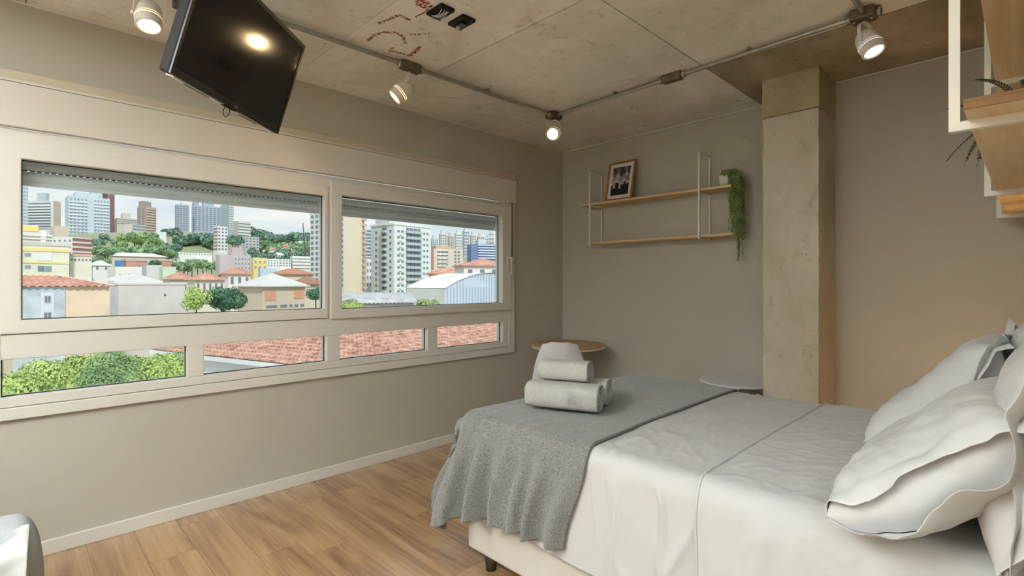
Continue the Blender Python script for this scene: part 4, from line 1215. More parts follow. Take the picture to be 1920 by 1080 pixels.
GREY = cmat(198, 206, 210)
# --- skyline on the hill, left to right
q = block(40, 420, 20, 53, 347, 5, L1=14); o = building('apartment_tower', 'slim pale grey tower at the left edge of the skyline', q, cmat(186, 198, 206), 'tower')
child((lambda m: (facewin(m, q, 2, 12, 3, zat(q, 430), q['z1'] - 1, .5, .5), m)[1])(MB()), 'window', M['pane2'], o); topbox(o, q, .2, .7, 2.5, GREY)
q = block(100, 300, 53, 114, 377, 42); o = building('apartment_tower', 'apartment tower with dark floor bands and a blind tan side, left on the skyline', q, cmat(204, 208, 210), 'tower')
m = MB(); facebands(m, q, 1, 9, zat(q, 428), q['z1'] - .5, .42, .12, .1, 1); child(m, 'window_band', M['pane'], o)
m = MB(); facebands(m, q, 1, 9, zat(q, 430), q['z1'] - 2, .2, .7, .1, 1); child(m, 'balcony', M['bandw'], o)
m = MB(); prism(m, [q['P'] + q['e2'] * .02 - q['e1'] * .08, q['P'] + q['e2'] * q['L2'] - q['e1'] * .08, q['P'] + q['e2'] * q['L2'], q['P'] + q['e2'] * .02], q['z0'], q['z1'] + .1); child(m, 'side_wall', cmat(196, 182, 164), o, False)
topbox(o, q, .3, .8, 5, cmat(180, 188, 194), g0=.4, g1=.75)
q = block(128, 330, 124, 206, 366, 6, L1=16); o = building('apartment_block', 'wide pale blue-grey apartment block with rows of small windows on the hill', q, cmat(194, 206, 214), 'building')
m = MB(); facewin(m, q, 2, 11, 5, zat(q, 440), q['z1'] - 1, .55, .42, .12, .02, .46); facewin(m, q, 2, 11, 5, zat(q, 440), q['z1'] - 1, .55, .42, .12, .6, .99); child(m, 'window', M['pane2'], o)
m = MB(); facebands(m, q, 2, 11, zat(q, 442), q['z1'] - 3, .22, .5, .0, .46); facebands(m, q, 2, 11, zat(q, 442), q['z1'] - 3, .22, .5, .6, 1); child(m, 'balcony', cmat(214, 222, 228), o)
topbox(o, q, .18, .75, 3, cmat(188, 200, 208)); topbox(o, q, .55, .85, 5, cmat(190, 200, 206), 'lift_house', .3, .7)
q = block(205, 372, 178, 215, 358, 60); o = building('apartment_tower', 'dull red-brown tower rising behind the wide blue-grey block', q, cmat(160, 118, 114), 'tower')
m = MB(); facewin(m, q, 2, 12, 2, zat(q, 440), q['z1'] - 1, .4, .4); child(m, 'window', M['pane'], o); topbox(o, q, -.9, .2, 4, cmat(164, 122, 118), g0=.0, g1=.6)
q = block(219, 380, 216, 259, 408, 6, L1=14); o = building('apartment_block', 'low beige block with a stepped roof between two towers', q, cmat(196, 194, 182)); topbox(o, q, .28, .68, 4, cmat(200, 198, 186))
m = MB(); facebands(m, q, 2, 3, zat(q, 420), q['z1'] - .5, .3, .2); child(m, 'window_band', M['pane2'], o)
q = block(272, 370, 257, 293, 387, 35); o = building('apartment_tower', 'brown and beige tower with a pointed roof house on the hill', q, cmat(178, 160, 146), 'tower')
m = MB(); facebands(m, q, 2, 9, zat(q, 432), q['z1'] - .5, .4, .5, .1, .9); child(m, 'balcony', cmat(206, 192, 176), o)
m = MB(); facewin(m, q, 1, 9, 2, zat(q, 432), q['z1'] - .5, .5, .5); child(m, 'window', M['pane'], o); topbox(o, q, .0, .7, 4, cmat(160, 150, 146))
q = block(331, 360, 328, 361, 383, 6, L1=9); o = building('apartment_tower', 'left wing of the grey-blue tower group, with a white edge strip', q, cmat(158, 170, 182), 'tower')
m = MB(); facewin(m, q, 2, 12, 4, zat(q, 432), q['z1'] - .5, .6, .5, .1, 0, .75); child(m, 'window', M['pane'], o)
m = MB(); facebands(m, q, 2, 1, zat(q, 436), q['z1'], 1, .3, .80, .92); child(m, 'edge_strip', M['bandw'], o, False); topbox(o, q, .3, .5, 2.5, GREY)
q = block(363, 374, 360, 413, 385, 6, L1=14); o = building('apartment_tower', 'broad middle wing of the grey-blue tower group with a tall roof house', q, cmat(164, 176, 190), 'tower')
m = MB(); facewin(m, q, 2, 12, 7, zat(q, 432), q['z1'] - .5, .55, .5); child(m, 'window', M['pane'], o); topbox(o, q, .38, .78, 5.5, cmat(160, 176, 192)); topbox(o, q, .02, .22, 3, cmat(150, 162, 172), 'lift_house')
q = block(429, 358, 413, 438, 383, 30); o = building('apartment_tower', 'greenish right wing of the grey-blue tower group', q, cmat(160, 174, 178), 'tower')
m = MB(); facewin(m, q, 2, 11, 2, zat(q, 432), q['z1'] - .5, .6, .45, .2); child(m, 'window', M['bandw'], o)
q = block(408, 240, 400, 427, 424, 25); o = building('apartment_block', 'small white tower with brown left side in front of the hill trees', q, cmat(226, 228, 226))
m = MB(); facewin(m, q, 2, 7, 3, zat(q, 470), q['z1'] - .3, .55, .5); child(m, 'window', M['pane'], o)
m = MB(); facebands(m, q, 1, 7, zat(q, 470), q['z1'] - .3, .6, .1); child(m, 'brown_band', cmat(170, 140, 132), o)
q = block(447, 330, 437, 470, 414, 30); o = building('apartment_block', 'pale block with white balconies right of the tower group', q, cmat(178, 180, 180))
m = MB(); facebands(m, q, 2, 5, zat(q, 442), q['z1'], .35, .6); child(m, 'balcony', M['bandw'], o)
q = block(460, 270, 455, 486, 443, 20); o = building('apartment_block', 'grey five-storey block among trees on the slope', q, cmat(184, 186, 190))
m = MB(); facewin(m, q, 2, 4, 4, zat(q, 466), q['z1'] - .3, .55, .5); child(m, 'window', M['pane'], o)
# --- slope and middle distance
q = block(248, 300, 232, 275, 420, 40); o = building('house', 'low pinkish white building below the brown tower', q, cmat(204, 196, 192), 'building')
m = MB(); facebands(m, q, 2, 2, zat(q, 432), q['z1'], .4, .2); child(m, 'window_band', M['pane2'], o)
q = block(292, 280, 286, 312, 434, 12, L1=10); o = building('house', 'small white flat-roofed house above the bright trees', q, cmat(218, 222, 224), 'house')
q = block(206, 190, 203, 312, 479, 5, L1=16); o = building('warehouse', 'long low warehouse with a pale roof in front of the trees', q, cmat(196, 190, 178), 'warehouse')
rm = MB(); hip(rm, corners(q, .6), q['z1'], q['z1'] + 1.6, .15); child(rm, 'roof', cmat(232, 226, 214), o, False)
q = block(331, 215, 328, 398, 473, 5, L1=10); o = building('warehouse', 'long white flat-roofed hall on the green slope', q, cmat(226, 228, 226), 'building')
m = MB(); facewin(m, q, 2, 1, 12, zat(q, 477), q['z1'] - .2, .5, .6); child(m, 'window', M['pane2'], o)
q = block(136, 140, 98, 172, 444, 40); o = building('apartment_block', 'white block with a red-brown banded end behind the yellow building', q, cmat(226, 226, 224))
m = MB(); facebands(m, q, 2, 4, zat(q, 480), q['z1'], .5, .12); child(m, 'red_band', cmat(164, 112, 100), o)
m = MB(); facewin(m, q, 1, 3, 4, zat(q, 480), q['z1'] - .2, .3, .3); child(m, 'window', M['pane'], o)
q = block(102, 150, 98, 128, 423, 8, L1=8); o = building('apartment_block', 'plain beige block behind the stacked terraces', q, cmat(204, 194, 174))
q = block(42, 122, 25, 72, 421, 8, L1=12); o = building('apartment_block', 'yellow topped upper terrace block at the left window edge', q, cmat(214, 210, 196))
m = MB(); facebands(m, q, 2, 1, zat(q, 434), zat(q, 422), .8, .15); child(m, 'yellow_band', cmat(230, 208, 128), o, False)
m = MB(); facewin(m, q, 2, 2, 3, zat(q, 455), zat(q, 436), .4, .4); child(m, 'window', M['pane'], o)
q = block(42, 116, 25, 98, 437, 8, L1=9); o = building('apartment_block', 'grey-white middle terrace block below the yellow topped one', q, cmat(210, 210, 200))
m = MB(); facebands(m, q, 2, 3, zat(q, 456), q['z1'], .3, .4); child(m, 'balcony', cmat(226, 226, 216), o)
m = MB(); prism(m, [q['P'] + q['e2'] * q['L2'] * t - q['e1'] * w_ for t, w_ in ((.6, .3), (.78, .3), (.78, -1), (.6, -1))], zat(q, 470), zat(q, 430)); child(m, 'stair_tower', cmat(230, 228, 222), o, False)
q = block(42, 104, 20, 130, 459, 7, L1=12); o = building('apartment_block', 'weathered cream building with yellow floor bands on the left', q, cmat(222, 222, 206, .16))
m = MB(); facebands(m, q, 2, 1, zat(q, 470), zat(q, 464), 1, .15); facebands(m, q, 2, 1, zat(q, 493), zat(q, 488.5), 1, .15); facebands(m, q, 2, 1, zat(q, 518), zat(q, 515), 1, .15); child(m, 'yellow_band', cmat(236, 216, 150), o, False)
for u0_, v0_, v1_ in ((46, 474, 480), (46, 497, 503)):
    m = MB(); s0 = q['L2'] * (u0_ - 42) / 88; prism(m, [q['P'] + q['e2'] * t - q['e1'] * w_ for t, w_ in ((s0, .1), (s0 + .9, .1), (s0 + .9, -.1), (s0, -.1))], zat(q, v1_), zat(q, v0_)); child(m, 'window', M['pane2'], o, False)
for u0_, u1_, v0_, v1_, mm in ((61, 83, 474, 488, M['bandw']), (63, 72, 498, 508, M['pane']), (73, 82, 498, 508, M['pane2'])):
    m = MB(); s0, s1_ = (u0_ - 42) / 960 * q['d'] * 1.02, (u1_ - 42) / 960 * q['d'] * 1.02
    prism(m, [q['P'] + q['e2'] * t - q['e1'] * w_ for t, w_ in ((s0, .12), (s1_, .12), (s1_, -.1), (s0, -.1))], zat(q, v1_), zat(q, v0_)); child(m, 'window' if mm is not M['bandw'] else 'shutter', mm, o, False)
parapet(o, q, cmat(206, 204, 190))
q = block(131, 112, 128, 172, 480, 8, L1=10); o = building('house', 'cream walled house with a row of small dark openings under its roof', q, cmat(226, 222, 208), 'house')
m = MB(); facewin(m, q, 2, 1, 6, zat(q, 490), zat(q, 483), .5, .6); child(m, 'window', M['pane'], o); parapet(o, q, cmat(210, 170, 156))
q = block(174, 125, 170, 207, 497, 8, L1=8); o = building('house', 'white gabled house beside the cream one', q, cmat(228, 228, 224), 'house')
rm = MB(); hip(rm, corners(q, .3), q['z1'], q['z1'] + 1.3, .2); child(rm, 'roof', cmat(220, 222, 218), o, False)
m = MB(); facewin(m, q, 2, 1, 2, zat(q, 507), zat(q, 498), .25, .6); child(m, 'window', M['pane'], o)
q = block(216, 96, 213, 266, 500, 8, L1=9); o = building('house', 'plain white wall house left of the pink brick ones', q, cmat(226, 222, 216), 'house')
m = MB(); facewin(m, q, 2, 1, 3, zat(q, 522), zat(q, 512), .14, .8); child(m, 'window', cmat(190, 180, 160), o)
q = block(236, 150, 232, 276, 489, 8, L1=8); o = building('house', 'pinkish brick house beyond the white wall', q, cmat(198, 150, 138), 'house'); parapet(o, q, cmat(206, 184, 174))
q = block(297, 152, 293, 322, 489, 8, L1=8); o = building('house', 'second pinkish brick house, partly behind a grey gabled shed', q, cmat(196, 148, 136), 'house'); parapet(o, q, cmat(210, 190, 178))
q = block(275, 120, 270, 304, 497, 8, L1=8); o = building('shed', 'grey-white shed in front of the pink brick houses', q, cmat(208, 204, 206), 'shed')
q = block(305, 118, 303, 330, 500, 8, L1=8); o = building('house', 'pale green walled house on the slope foot', q, cmat(200, 216, 192), 'house')
q = block(217, 148, 215, 232, 488, 6, L1=2); o = building('water_tank', 'blue water tank on a roof among white houses', q, cmat(84, 132, 178), 'tank')
q = block(412, 130, 404, 470, 477, 20); o = building('apartment_block', 'mauve-grey block with a raised roof in the middle distance', q, cmat(196, 186, 186))
topbox(o, q, .42, .8, 2, cmat(190, 178, 178)); m = MB(); facewin(m, q, 2, 3, 5, zat(q, 506), zat(q, 480), .4, .4, .06, .45, 1); child(m, 'window', M['pane2'], o)
q = block(475, 140, 469, 500, 483, 20); o = building('house', 'yellow walled building right of the mauve block', q, cmat(230, 214, 150), 'building')
m = MB(); facewin(m, q, 2, 2, 3, zat(q, 506), zat(q, 486), .4, .4); child(m, 'window', M['pane2'], o)
q = block(501, 165, 497, 523, 485, 12); o = building('house', 'white building with small windows next to the yellow one', q, cmat(228, 230, 230), 'building')
m = MB(); facewin(m, q, 2, 3, 4, zat(q, 500), zat(q, 486), .5, .5); child(m, 'window', M['pane2'], o)
q = block(488, 128, 484, 520, 503, 10); o = building('house', 'low pale blue building in front of the white one', q, cmat(186, 204, 226), 'building')
q = block(524, 175, 520, 546, 486, 12); o = building('house', 'white block with dark window squares right of the blue building', q, cmat(232, 232, 230), 'building')
m = MB(); facewin(m, q, 2, 3, 4, zat(q, 500), zat(q, 487), .5, .5); child(m, 'window', M['pane'], o)
q = block(548, 178, 544, 584, 480, 12); o = building('house', 'pale grey block with balconies left of the tall cream tower', q, cmat(208, 212, 210), 'building')
m = MB(); facebands(m, q, 2, 4, zat(q, 504), q['z1'], .4, .4); child(m, 'balcony', cmat(224, 226, 222), o)
q = block(560, 300, 556, 578, 452, 12, L1=8); o = building('house', 'small white block among trees on the far slope', q, cmat(216, 216, 214), 'building')
m = MB(); facewin(m, q, 2, 3, 4, zat(q, 470), zat(q, 454), .5, .5); child(m, 'window', M['pane2'], o)
for i, (u0_, u1_, vt, d_, lb) in enumerate(((503, 518, 468, 250, 'small white house among slope trees, first right of the five-storey grey block'), (528, 544, 462, 270, 'small cream house among slope trees, second right of the grey block'), (546, 560, 474, 235, 'pale pink house among slope trees, below the cream one'), (512, 532, 478, 225, 'low white house just above the white block with squares'))):
    q = block(u0_ + 4, d_, u0_, u1_, vt, 25); o = building('house', lb, q, [cmat(222, 222, 220), cmat(218, 208, 192), cmat(214, 194, 188), cmat(226, 226, 224)][i], 'house')
    m = MB(); facewin(m, q, 2, 2, 3, q['z1'] - 4.2, q['z1'] - .3, .45, .45); child(m, 'window', M['pane2'], o)
    rm = MB(); hip(rm, corners(q, .3), q['z1'], q['z1'] + 1.2, .25); child(rm, 'roof', M['terracotta_far'] if i != 3 else cmat(206, 206, 204), o, False)
# radio mast on the slope
pm_ = 210 * (FW + (576 - CX) / F_PX * RT); pt_ = 210 * (FW + (568 - CX) / F_PX * RT)
mb = MB(); mb.tube([(pm_[0], pm_[1], ground(*pm_)), (pt_[0], pt_[1], CAM_H + (CY - 418) / F_PX * 210)], [.5, .16], 6)
tag(mb.build('crane_jib', cmat(88, 92, 104)), 'thin dark slanted mast left of the tall cream tower', 'mast')
# terracotta houses in the middle
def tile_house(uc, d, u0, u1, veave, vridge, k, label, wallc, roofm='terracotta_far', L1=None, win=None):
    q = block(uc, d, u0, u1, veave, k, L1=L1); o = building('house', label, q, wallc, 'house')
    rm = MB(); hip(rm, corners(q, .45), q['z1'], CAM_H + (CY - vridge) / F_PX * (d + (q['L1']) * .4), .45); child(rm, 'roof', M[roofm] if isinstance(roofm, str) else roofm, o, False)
    if win:
        m = MB(); facewin(m, q, 2, 1, win, q['z1'] - 2.2, q['z1'] - .5, .35, .8); child(m, 'window', M['pane'], o)
    return q, o
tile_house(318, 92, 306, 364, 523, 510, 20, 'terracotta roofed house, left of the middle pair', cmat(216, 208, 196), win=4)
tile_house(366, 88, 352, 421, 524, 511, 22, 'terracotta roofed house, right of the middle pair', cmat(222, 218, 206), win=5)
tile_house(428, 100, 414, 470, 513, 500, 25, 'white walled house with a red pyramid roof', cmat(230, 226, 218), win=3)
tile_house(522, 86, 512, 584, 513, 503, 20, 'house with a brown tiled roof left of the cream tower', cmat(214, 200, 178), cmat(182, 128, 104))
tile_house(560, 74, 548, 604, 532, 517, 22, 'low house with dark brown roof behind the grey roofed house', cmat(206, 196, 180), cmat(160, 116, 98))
# hip roofed house with brick infilled openings
q, o = tile_house(492, 60, 446, 572, 536, 512, 32, 'two-storey beige house with a pale grey hipped roof and bricked-up openings', cmat(208, 192, 172, .12), cmat(206, 204, 200))
for t0, t1, v0, v1, mm in ((.05, .30, 544, 564, cmat(210, 156, 128)), (.72, .97, 544, 562, cmat(210, 156, 128))):
    m = MB(); s0, s1_ = q['L2'] * t0, q['L2'] * t1; prism(m, [q['P'] + q['e2'] * t - q['e1'] * w_ for t, w_ in ((s0, .06), (s1_, .06), (s1_, -.1), (s0, -.1))], zat(q, v1), zat(q, v0)); child(m, 'brick_infill', mm, o, False)
for t0, t1 in ((.08, .32), (.40, .56), (.62, .68), (.74, .82), (.88, .97)):
    m = MB(); s0, s1_ = q['L2'] * t0, q['L2'] * t1; prism(m, [q['P'] + q['e2'] * t - q['e1'] * w_ for t, w_ in ((s0, .05), (s1_, .05), (s1_, -.1), (s0, -.1))], zat(q, 578), zat(q, 573)); child(m, 'window', M['pane'], o, False)
# pale concrete building
q = block(222, 60, 207, 347, 534, 12); o = building('house', 'big plain pale grey building with a shallow gable in the middle of the left pane', q, cmat(206, 202, 200, .12, .5), 'building')
parapet(o, q, cmat(214, 212, 210), .25, .1)
rm = MB(); P, a, b_ = q['P'], q['e1'], q['e2']
pr_z = q['z1']; g0 = [P + b_ * q['L2'] * t + a * 2.0 for t in (0, .36, .72)]; g1 = [p + a * 9 for p in g0]; hh = (.5, 1.25, .45)
rm.add([(p[0], p[1], pr_z + h) for p, h in zip(g0, hh)] + [(p[0], p[1], pr_z + h) for p, h in zip(g1, hh)] + [(g0[0][0], g0[0][1], pr_z), (g0[2][0], g0[2][1], pr_z)], [(0, 1, 4, 3), (1, 2, 5, 4), (6, 7, 2, 1, 0)])
child(rm, 'roof', cmat(212, 210, 208), o, False)
m = MB(); m.lathe([(0, 0), (.14, 0), (.14, .06), (0, .06)], 10, (*(P + b_ * q['L2'] * .68), zat(q, 554)), (-a[0], -a[1], 0)); child(m, 'vent', M['pane'], o, False)
# orange roofed house in front left
q = block(24, 45, 10, 205, 537, 4, L1=9); o = building('house', 'old house with a wavy orange roof, blue-grey front and peeling tan wall', q, cmat(226, 204, 178, .14, .6), 'house')
P, a, b_ = q['P'], q['e1'], q['e2']
s1_ = q['L2'] * (117 - 24) / (205 - 24)
fr = child(prism(MB(), [P - a * .10, P + b_ * s1_ - a * .10, P + b_ * s1_ + a * .02, P + a * .02], q['z0'], q['z1'] - .05), 'front_wall', cmat(196, 206, 214, .3, .9), o, False)
for t0, t1, v0, v1, nm, mm in ((.52, .78, 549, 600, 'render_panel', cmat(208, 218, 228)),):
    child(prism(MB(), [P + b_ * s1_ * t - a * w_ for t, w_ in ((t0, .13), (t1, .13), (t1, -.0), (t0, -.0))], zat(q, v1), zat(q, v0)), nm, mm, o, False)
for v0, v1, t0, t1 in ((554, 570, .58, .72), (586, 604, .57, .73)):
    w0 = child(prism(MB(), [P + b_ * s1_ * t - a * w_ for t, w_ in ((t0, .17), (t1, .17), (t1, .0), (t0, .0))], zat(q, v1), zat(q, v0)), 'window', cmat(206, 206, 204), o, False)
    tm_ = (t0 + t1) / 2
    for ta, tb2 in ((t0 + .015, tm_ - .008), (tm_ + .008, t1 - .015)):
        child(prism(MB(), [P + b_ * s1_ * t - a * w_ for t, w_ in ((ta, .19), (tb2, .19), (tb2, .1), (ta, .1))], zat(q, v1 - 2), zat(q, v0 + 2)), 'pane', M['pane'], w0, False)
# corrugated slope, hipped at its right end
n1, n2 = 150, 12; G = np.zeros((n1, n2, 3)); zr = CAM_H + (CY - 517) / F_PX * 51
for i in range(n1):
    for j in range(n2):
        t = j / (n2 - 1); s = -.5 + (q['L2'] + .3 + .5) * i / (n1 - 1)
        smax = q['L2'] + .3 - 3.6 * t
        s = min(s, smax)
        p = P + b_ * s + a * (-.4 + 5.6 * t); G[i, j] = (p[0], p[1], q['z1'] + (zr - q['z1']) * t + .06 * math.sin(s * 2 * PI / .55) + .05 * math.sin(t * 2 * PI * 4))
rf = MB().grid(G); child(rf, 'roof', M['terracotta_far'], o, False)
rb2 = MB(); e0 = P + b_ * (q['L2'] + .3) - a * .4; e3 = P + b_ * (q['L2'] - 3.3) + a * 5.2; e4 = P + b_ * (q['L2'] + .3) + a * 9
rb2.add([(e0[0], e0[1], q['z1']), (e4[0], e4[1], q['z1']), (e3[0], e3[1], zr)], [(0, 1, 2)]); child(rb2, 'hip', cmat(178, 150, 134), o, False)
rt_ = MB().tube([(e0[0], e0[1], q['z1'] + .05), (e3[0], e3[1], zr + .05)], .09, 6); child(rt_, 'hip_cap', cmat(214, 200, 186), o, False)

# --- tall cream tower between the two panes
q = block(646, 120, 582, 683, 380, 38); o = building('apartment_tower', 'tall cream tower with a blind side wall, seen on both sides of the mullion', q, cmat(216, 204, 180, .06), 'tower')
m = MB(); prism(m, [q['P'] + q['e1'] * t - q['e2'] * w_ for t, w_ in ((0, .1), (q['L1'], .1), (q['L1'], -.02), (0, -.02))], q['z0'], q['z1'] + .02); child(m, 'window_wall', cmat(214, 214, 212), o, False)
m = MB(); facewin(m, q, 1, 15, 7, zat(q, 540), q['z1'] - .5, .5, .5, .2); child(m, 'window', M['pane'], o)
m = MB(); facebands(m, q, 2, 15, zat(q, 545), q['z1'], .4, .9, .86, 1.02); child(m, 'balcony', cmat(204, 176, 160), o)
m = MB(); facewin(m, q, 2, 15, 1, zat(q, 545), q['z1'], .9, .4, .3, .88, .99); child(m, 'balcony_door', M['pane'], o)
topbox(o, q, .2, .7, 3, cmat(222, 206, 176))
q = block(685, 200, 680, 699, 427, 15, L1=10); o = building('apartment_tower', 'narrow blue-glazed tower behind the white balcony block', q, cmat(196, 210, 218), 'tower')
m = MB(); facebands(m, q, 2, 11, zat(q, 500), q['z1'] - .5, .5, .2); child(m, 'window_band', M['pane'], o)
q = block(687, 150, 682, 702, 485, 15, L1=8); o = building('apartment_block', 'low white block beside the cream tower with dark windows', q, cmat(222, 224, 222))
m = MB(); facewin(m, q, 2, 4, 3, zat(q, 540), q['z1'] - .5, .5, .45); child(m, 'window', M['pane'], o)
# --- white balcony tower
q = block(739, 128, 696, 808, 421, 38); o = building('apartment_tower', 'white tower block with grey balconies standing behind the hangar', q, cmat(216, 222, 222, .05), 'tower')
zt, zb = q['z1'] - .8, zat(q, 552)
for face, t0, t1, nm in ((1, .30, .50, 'balcony'), (2, .30, .70, 'balcony')):
    m = MB(); facebands(m, q, face, 11, zb, zt, .42, .8, t0, t1); child(m, nm, cmat(178, 192, 194), o)
    m = MB(); facewin(m, q, face, 11, 2 if face == 1 else 4, zb + (zt - zb) / 22, zt + (zt - zb) / 22, .7, .4, .25, t0, t1); child(m, 'balcony_window', M['pane'], o)
m = MB(); facewin(m, q, 1, 11, 1, zb, zt, .5, .38, .1, .08, .22); facewin(m, q, 1, 11, 1, zb, zt, .5, .38, .1, .70, .84)
facewin(m, q, 2, 11, 2, zb, zt, .6, .34, .1, .06, .26); facewin(m, q, 2, 11, 2, zb, zt, .5, .34, .1, .76, .94); child(m, 'window', M['pane'], o)
m = MB(); facewin(m, q, 2, 11, 1, zb - .8, zt - .8, .5, .12, .3, .10, .2); child(m, 'air_unit', M['bandw'], o)
parapet(o, q, cmat(222, 226, 226), .5, .2); topbox(o, q, .0, .55, 2.6, cmat(206, 212, 214)); 
q = block(809, 168, 806, 868, 466, 14, L1=12); o = building('apartment_block', 'beige mid-rise with rows of dark windows right of the white tower', q, cmat(212, 200, 186))
m = MB(); facewin(m, q, 2, 5, 3, zat(q, 500), q['z1'] - .4, .6, .45, .1, .15, .55); facewin(m, q, 2, 5, 2, zat(q, 500), q['z1'] - .4, .6, .5, .1, .70, .92); child(m, 'window', M['pane'], o)
m = MB(); facebands(m, q, 2, 5, zat(q, 502), q['z1'], .3, .5, .18, .5); child(m, 'balcony', M['bandw'], o); topbox(o, q, .2, .7, 1.2, cmat(196, 168, 152))
m = MB(); facebands(m, q, 2, 1, zat(q, 505), q['z1'], 1, .15, .0, .07); child(m, 'edge_strip', cmat(170, 128, 116), o, False)
q = block(884, 182, 876, 932, 457, 14); o = building('apartment_block', 'blue and white glazed block near the right window edge', q, cmat(126, 148, 190))
m = MB(); facebands(m, q, 2, 6, zat(q, 486), q['z1'], .38, .6, .25, 1); child(m, 'balcony', cmat(220, 226, 234), o)
m = MB(); facewin(m, q, 2, 6, 3, zat(q, 486), q['z1'], .5, .45, .2, .02, .24); child(m, 'window', M['pane'], o); topbox(o, q, .3, .6, 1.6, GREY)
sky = [(808, 822, 447, 'pale grey tower first right of the white balcony block'), (823, 838, 438, 'light tower with a stepped top, second on the right skyline'), (839, 851, 442, 'slim beige tower, third on the right skyline'),
       (852, 866, 437, 'white gridded tower, fourth on the right skyline'), (867, 880, 432, 'tallest grey tower of the right skyline'), (881, 893, 440, 'pale tower just above the blue block'), (894, 908, 443, 'low white tower above the right end of the blue block'), (909, 926, 446, 'greyish tower beside the right window stile')]
for i, (u0_, u1_, vt, lb) in enumerate(sky):
    q = block(u0_ + 3, 330 + 17 * (i % 3), u0_, u1_, vt, 18); o = building('apartment_tower', lb, q, [cmat(196, 202, 206), cmat(208, 208, 204), cmat(204, 196, 186), cmat(214, 218, 220)][i % 4], 'tower')
    m = MB(); facewin(m, q, 2, 8, 3, zat(q, 480), q['z1'] - .4, .55, .5, .15); child(m, 'window', M['pane'], o); topbox(o, q, .2, .7, 2.2, GREY)
pm_ = 260 * (FW + (921 - CX) / F_PX * RT); zt_ = CAM_H + (CY - 424) / F_PX * 260
mb = MB()
for s in (-1.1, 1.1):
    mb.tube([(pm_[0] + s * RT[0], pm_[1] + s * RT[1], ground(*pm_)), (pm_[0] + s * .5 * RT[0], pm_[1] + s * .5 * RT[1], zt_)], .16, 5)
for k in range(5):
    z = zt_ - 2 - k * 2.2; mb.tube([(pm_[0] - 1.5 * RT[0], pm_[1] - 1.5 * RT[1], z), (pm_[0] + 1.5 * RT[0], pm_[1] + 1.5 * RT[1], z)], .28, 5)
o = mb.build('radio_mast', cmat(150, 156, 166)); tag(o, 'grey lattice antenna mast at the right edge of the pane', 'mast'); o['kind'] = 'thing'
# --- right pane foreground
tile_house(812, 95, 804, 872, 513, 500, 12, 'house with a terracotta roof left of the white gable wall', cmat(214, 206, 196))
tile_house(870, 82, 868, 960, 497, 484, 12, 'white walled house with an orange hipped roof above the hangar', cmat(226, 222, 214), win=4, L1=8)
q = block(832, 55, 763, 985, 541, 48); P, a, b_ = q['P'], q['e1'], q['e2']
o = building('hangar', 'arched hangar with corrugated blue-grey gable and white barrel roof', q, cmat(212, 214, 206), 'hangar')
W_, Lh = q['L2'], q['L1']; rise = CAM_H + (CY - 512) / F_PX * 60 - q['z1']
n = 24; G = np.zeros((n + 1, 12, 3)); F2 = []
for i in range(n + 1):
    t = i / n; zz = q['z1'] + rise * math.sin(PI * t) ** .85 if 0 < t < 1 else q['z1']
    for j in range(12):
        p = P + b_ * (W_ * t) + a * (-.25 + (Lh + .4) * j / 11); G[i, j] = (p[0], p[1], zz + .05)
    p = P + b_ * (W_ * t) - a * .03; F2.append((p[0], p[1], zz))
child(MB().grid(G), 'barrel_roof', cmat(236, 232, 222), o, False)
for k in range(30):   # vertical sheets of the gable, each a ribbed strip
    t0, t1 = k / 30, (k + 1) / 30
    za, zb_ = [q['z1'] + (rise * math.sin(PI * t) ** .85 if 0 < t < 1 else 0) for t in (t0, t1)]
    p0, p1 = P + b_ * W_ * t0 - a * .06, P + b_ * W_ * (t1 - .004) - a * .06; pc = P + b_ * W_ * ((t0 + t1) / 2) - a * .16
    g = MB(); g.add([(p0[0], p0[1], q['z0']), (pc[0], pc[1], q['z0']), (p1[0], p1[1], q['z0']), (p0[0], p0[1], za), (pc[0], pc[1], (za + zb_) / 2), (p1[0], p1[1], zb_)], [(0, 1, 4, 3), (1, 2, 5, 4)])
    child(g, 'gable_sheet', cmat(186, 200, 218, .04), o, False)
for t0 in (.34, .52):
    mb = MB(); g0 = [(W_ * .30, Lh * t0), (W_ * .34, Lh * (t0 + .22))]
    G2 = np.zeros((2, 8, 3))
    for jj in range(8):
        tt_ = .16 + .30 * jj / 7
        for ii in range(2):
            p = P + b_ * W_ * tt_ + a * (Lh * (t0 + .015 * ii)); G2[ii, jj] = (p[0], p[1], q['z1'] + rise * math.sin(PI * tt_) ** .85 + .10)
    child(mb.grid(G2), 'roof_joint', cmat(150, 146, 140), o, False)
# long shed with a curved corrugated roof
q = block(642, 42, 630, 776, 569, 4, L1=7); P, a, b_ = q['P'], q['e1'], q['e2']
o = building('shed', 'long shed with a curved weathered corrugated roof below the towers', q, cmat(190, 188, 182), 'shed')
n1, n2 = 120, 12; G = np.zeros((n1, n2, 3)); rise = CAM_H + (CY - 549) / F_PX * 44.5 - q['z1']
for i in range(n1):
    for j in range(n2):
        t = j / (n2 - 1); s = -.2 + (q['L2'] + .4) * i / (n1 - 1); p = P + b_ * s + a * (-.3 + 6.6 * t)
        G[i, j] = (p[0], p[1], q['z1'] + rise * math.sin(PI * min(1, t * 1.0)) ** .8 * (1 if 0 < t < 1 else 0) + .035 * math.sin(s * 2 * PI / .34))
child(MB().grid(G), 'roof', cmat(190, 190, 192, .3, 1.5), o, False)

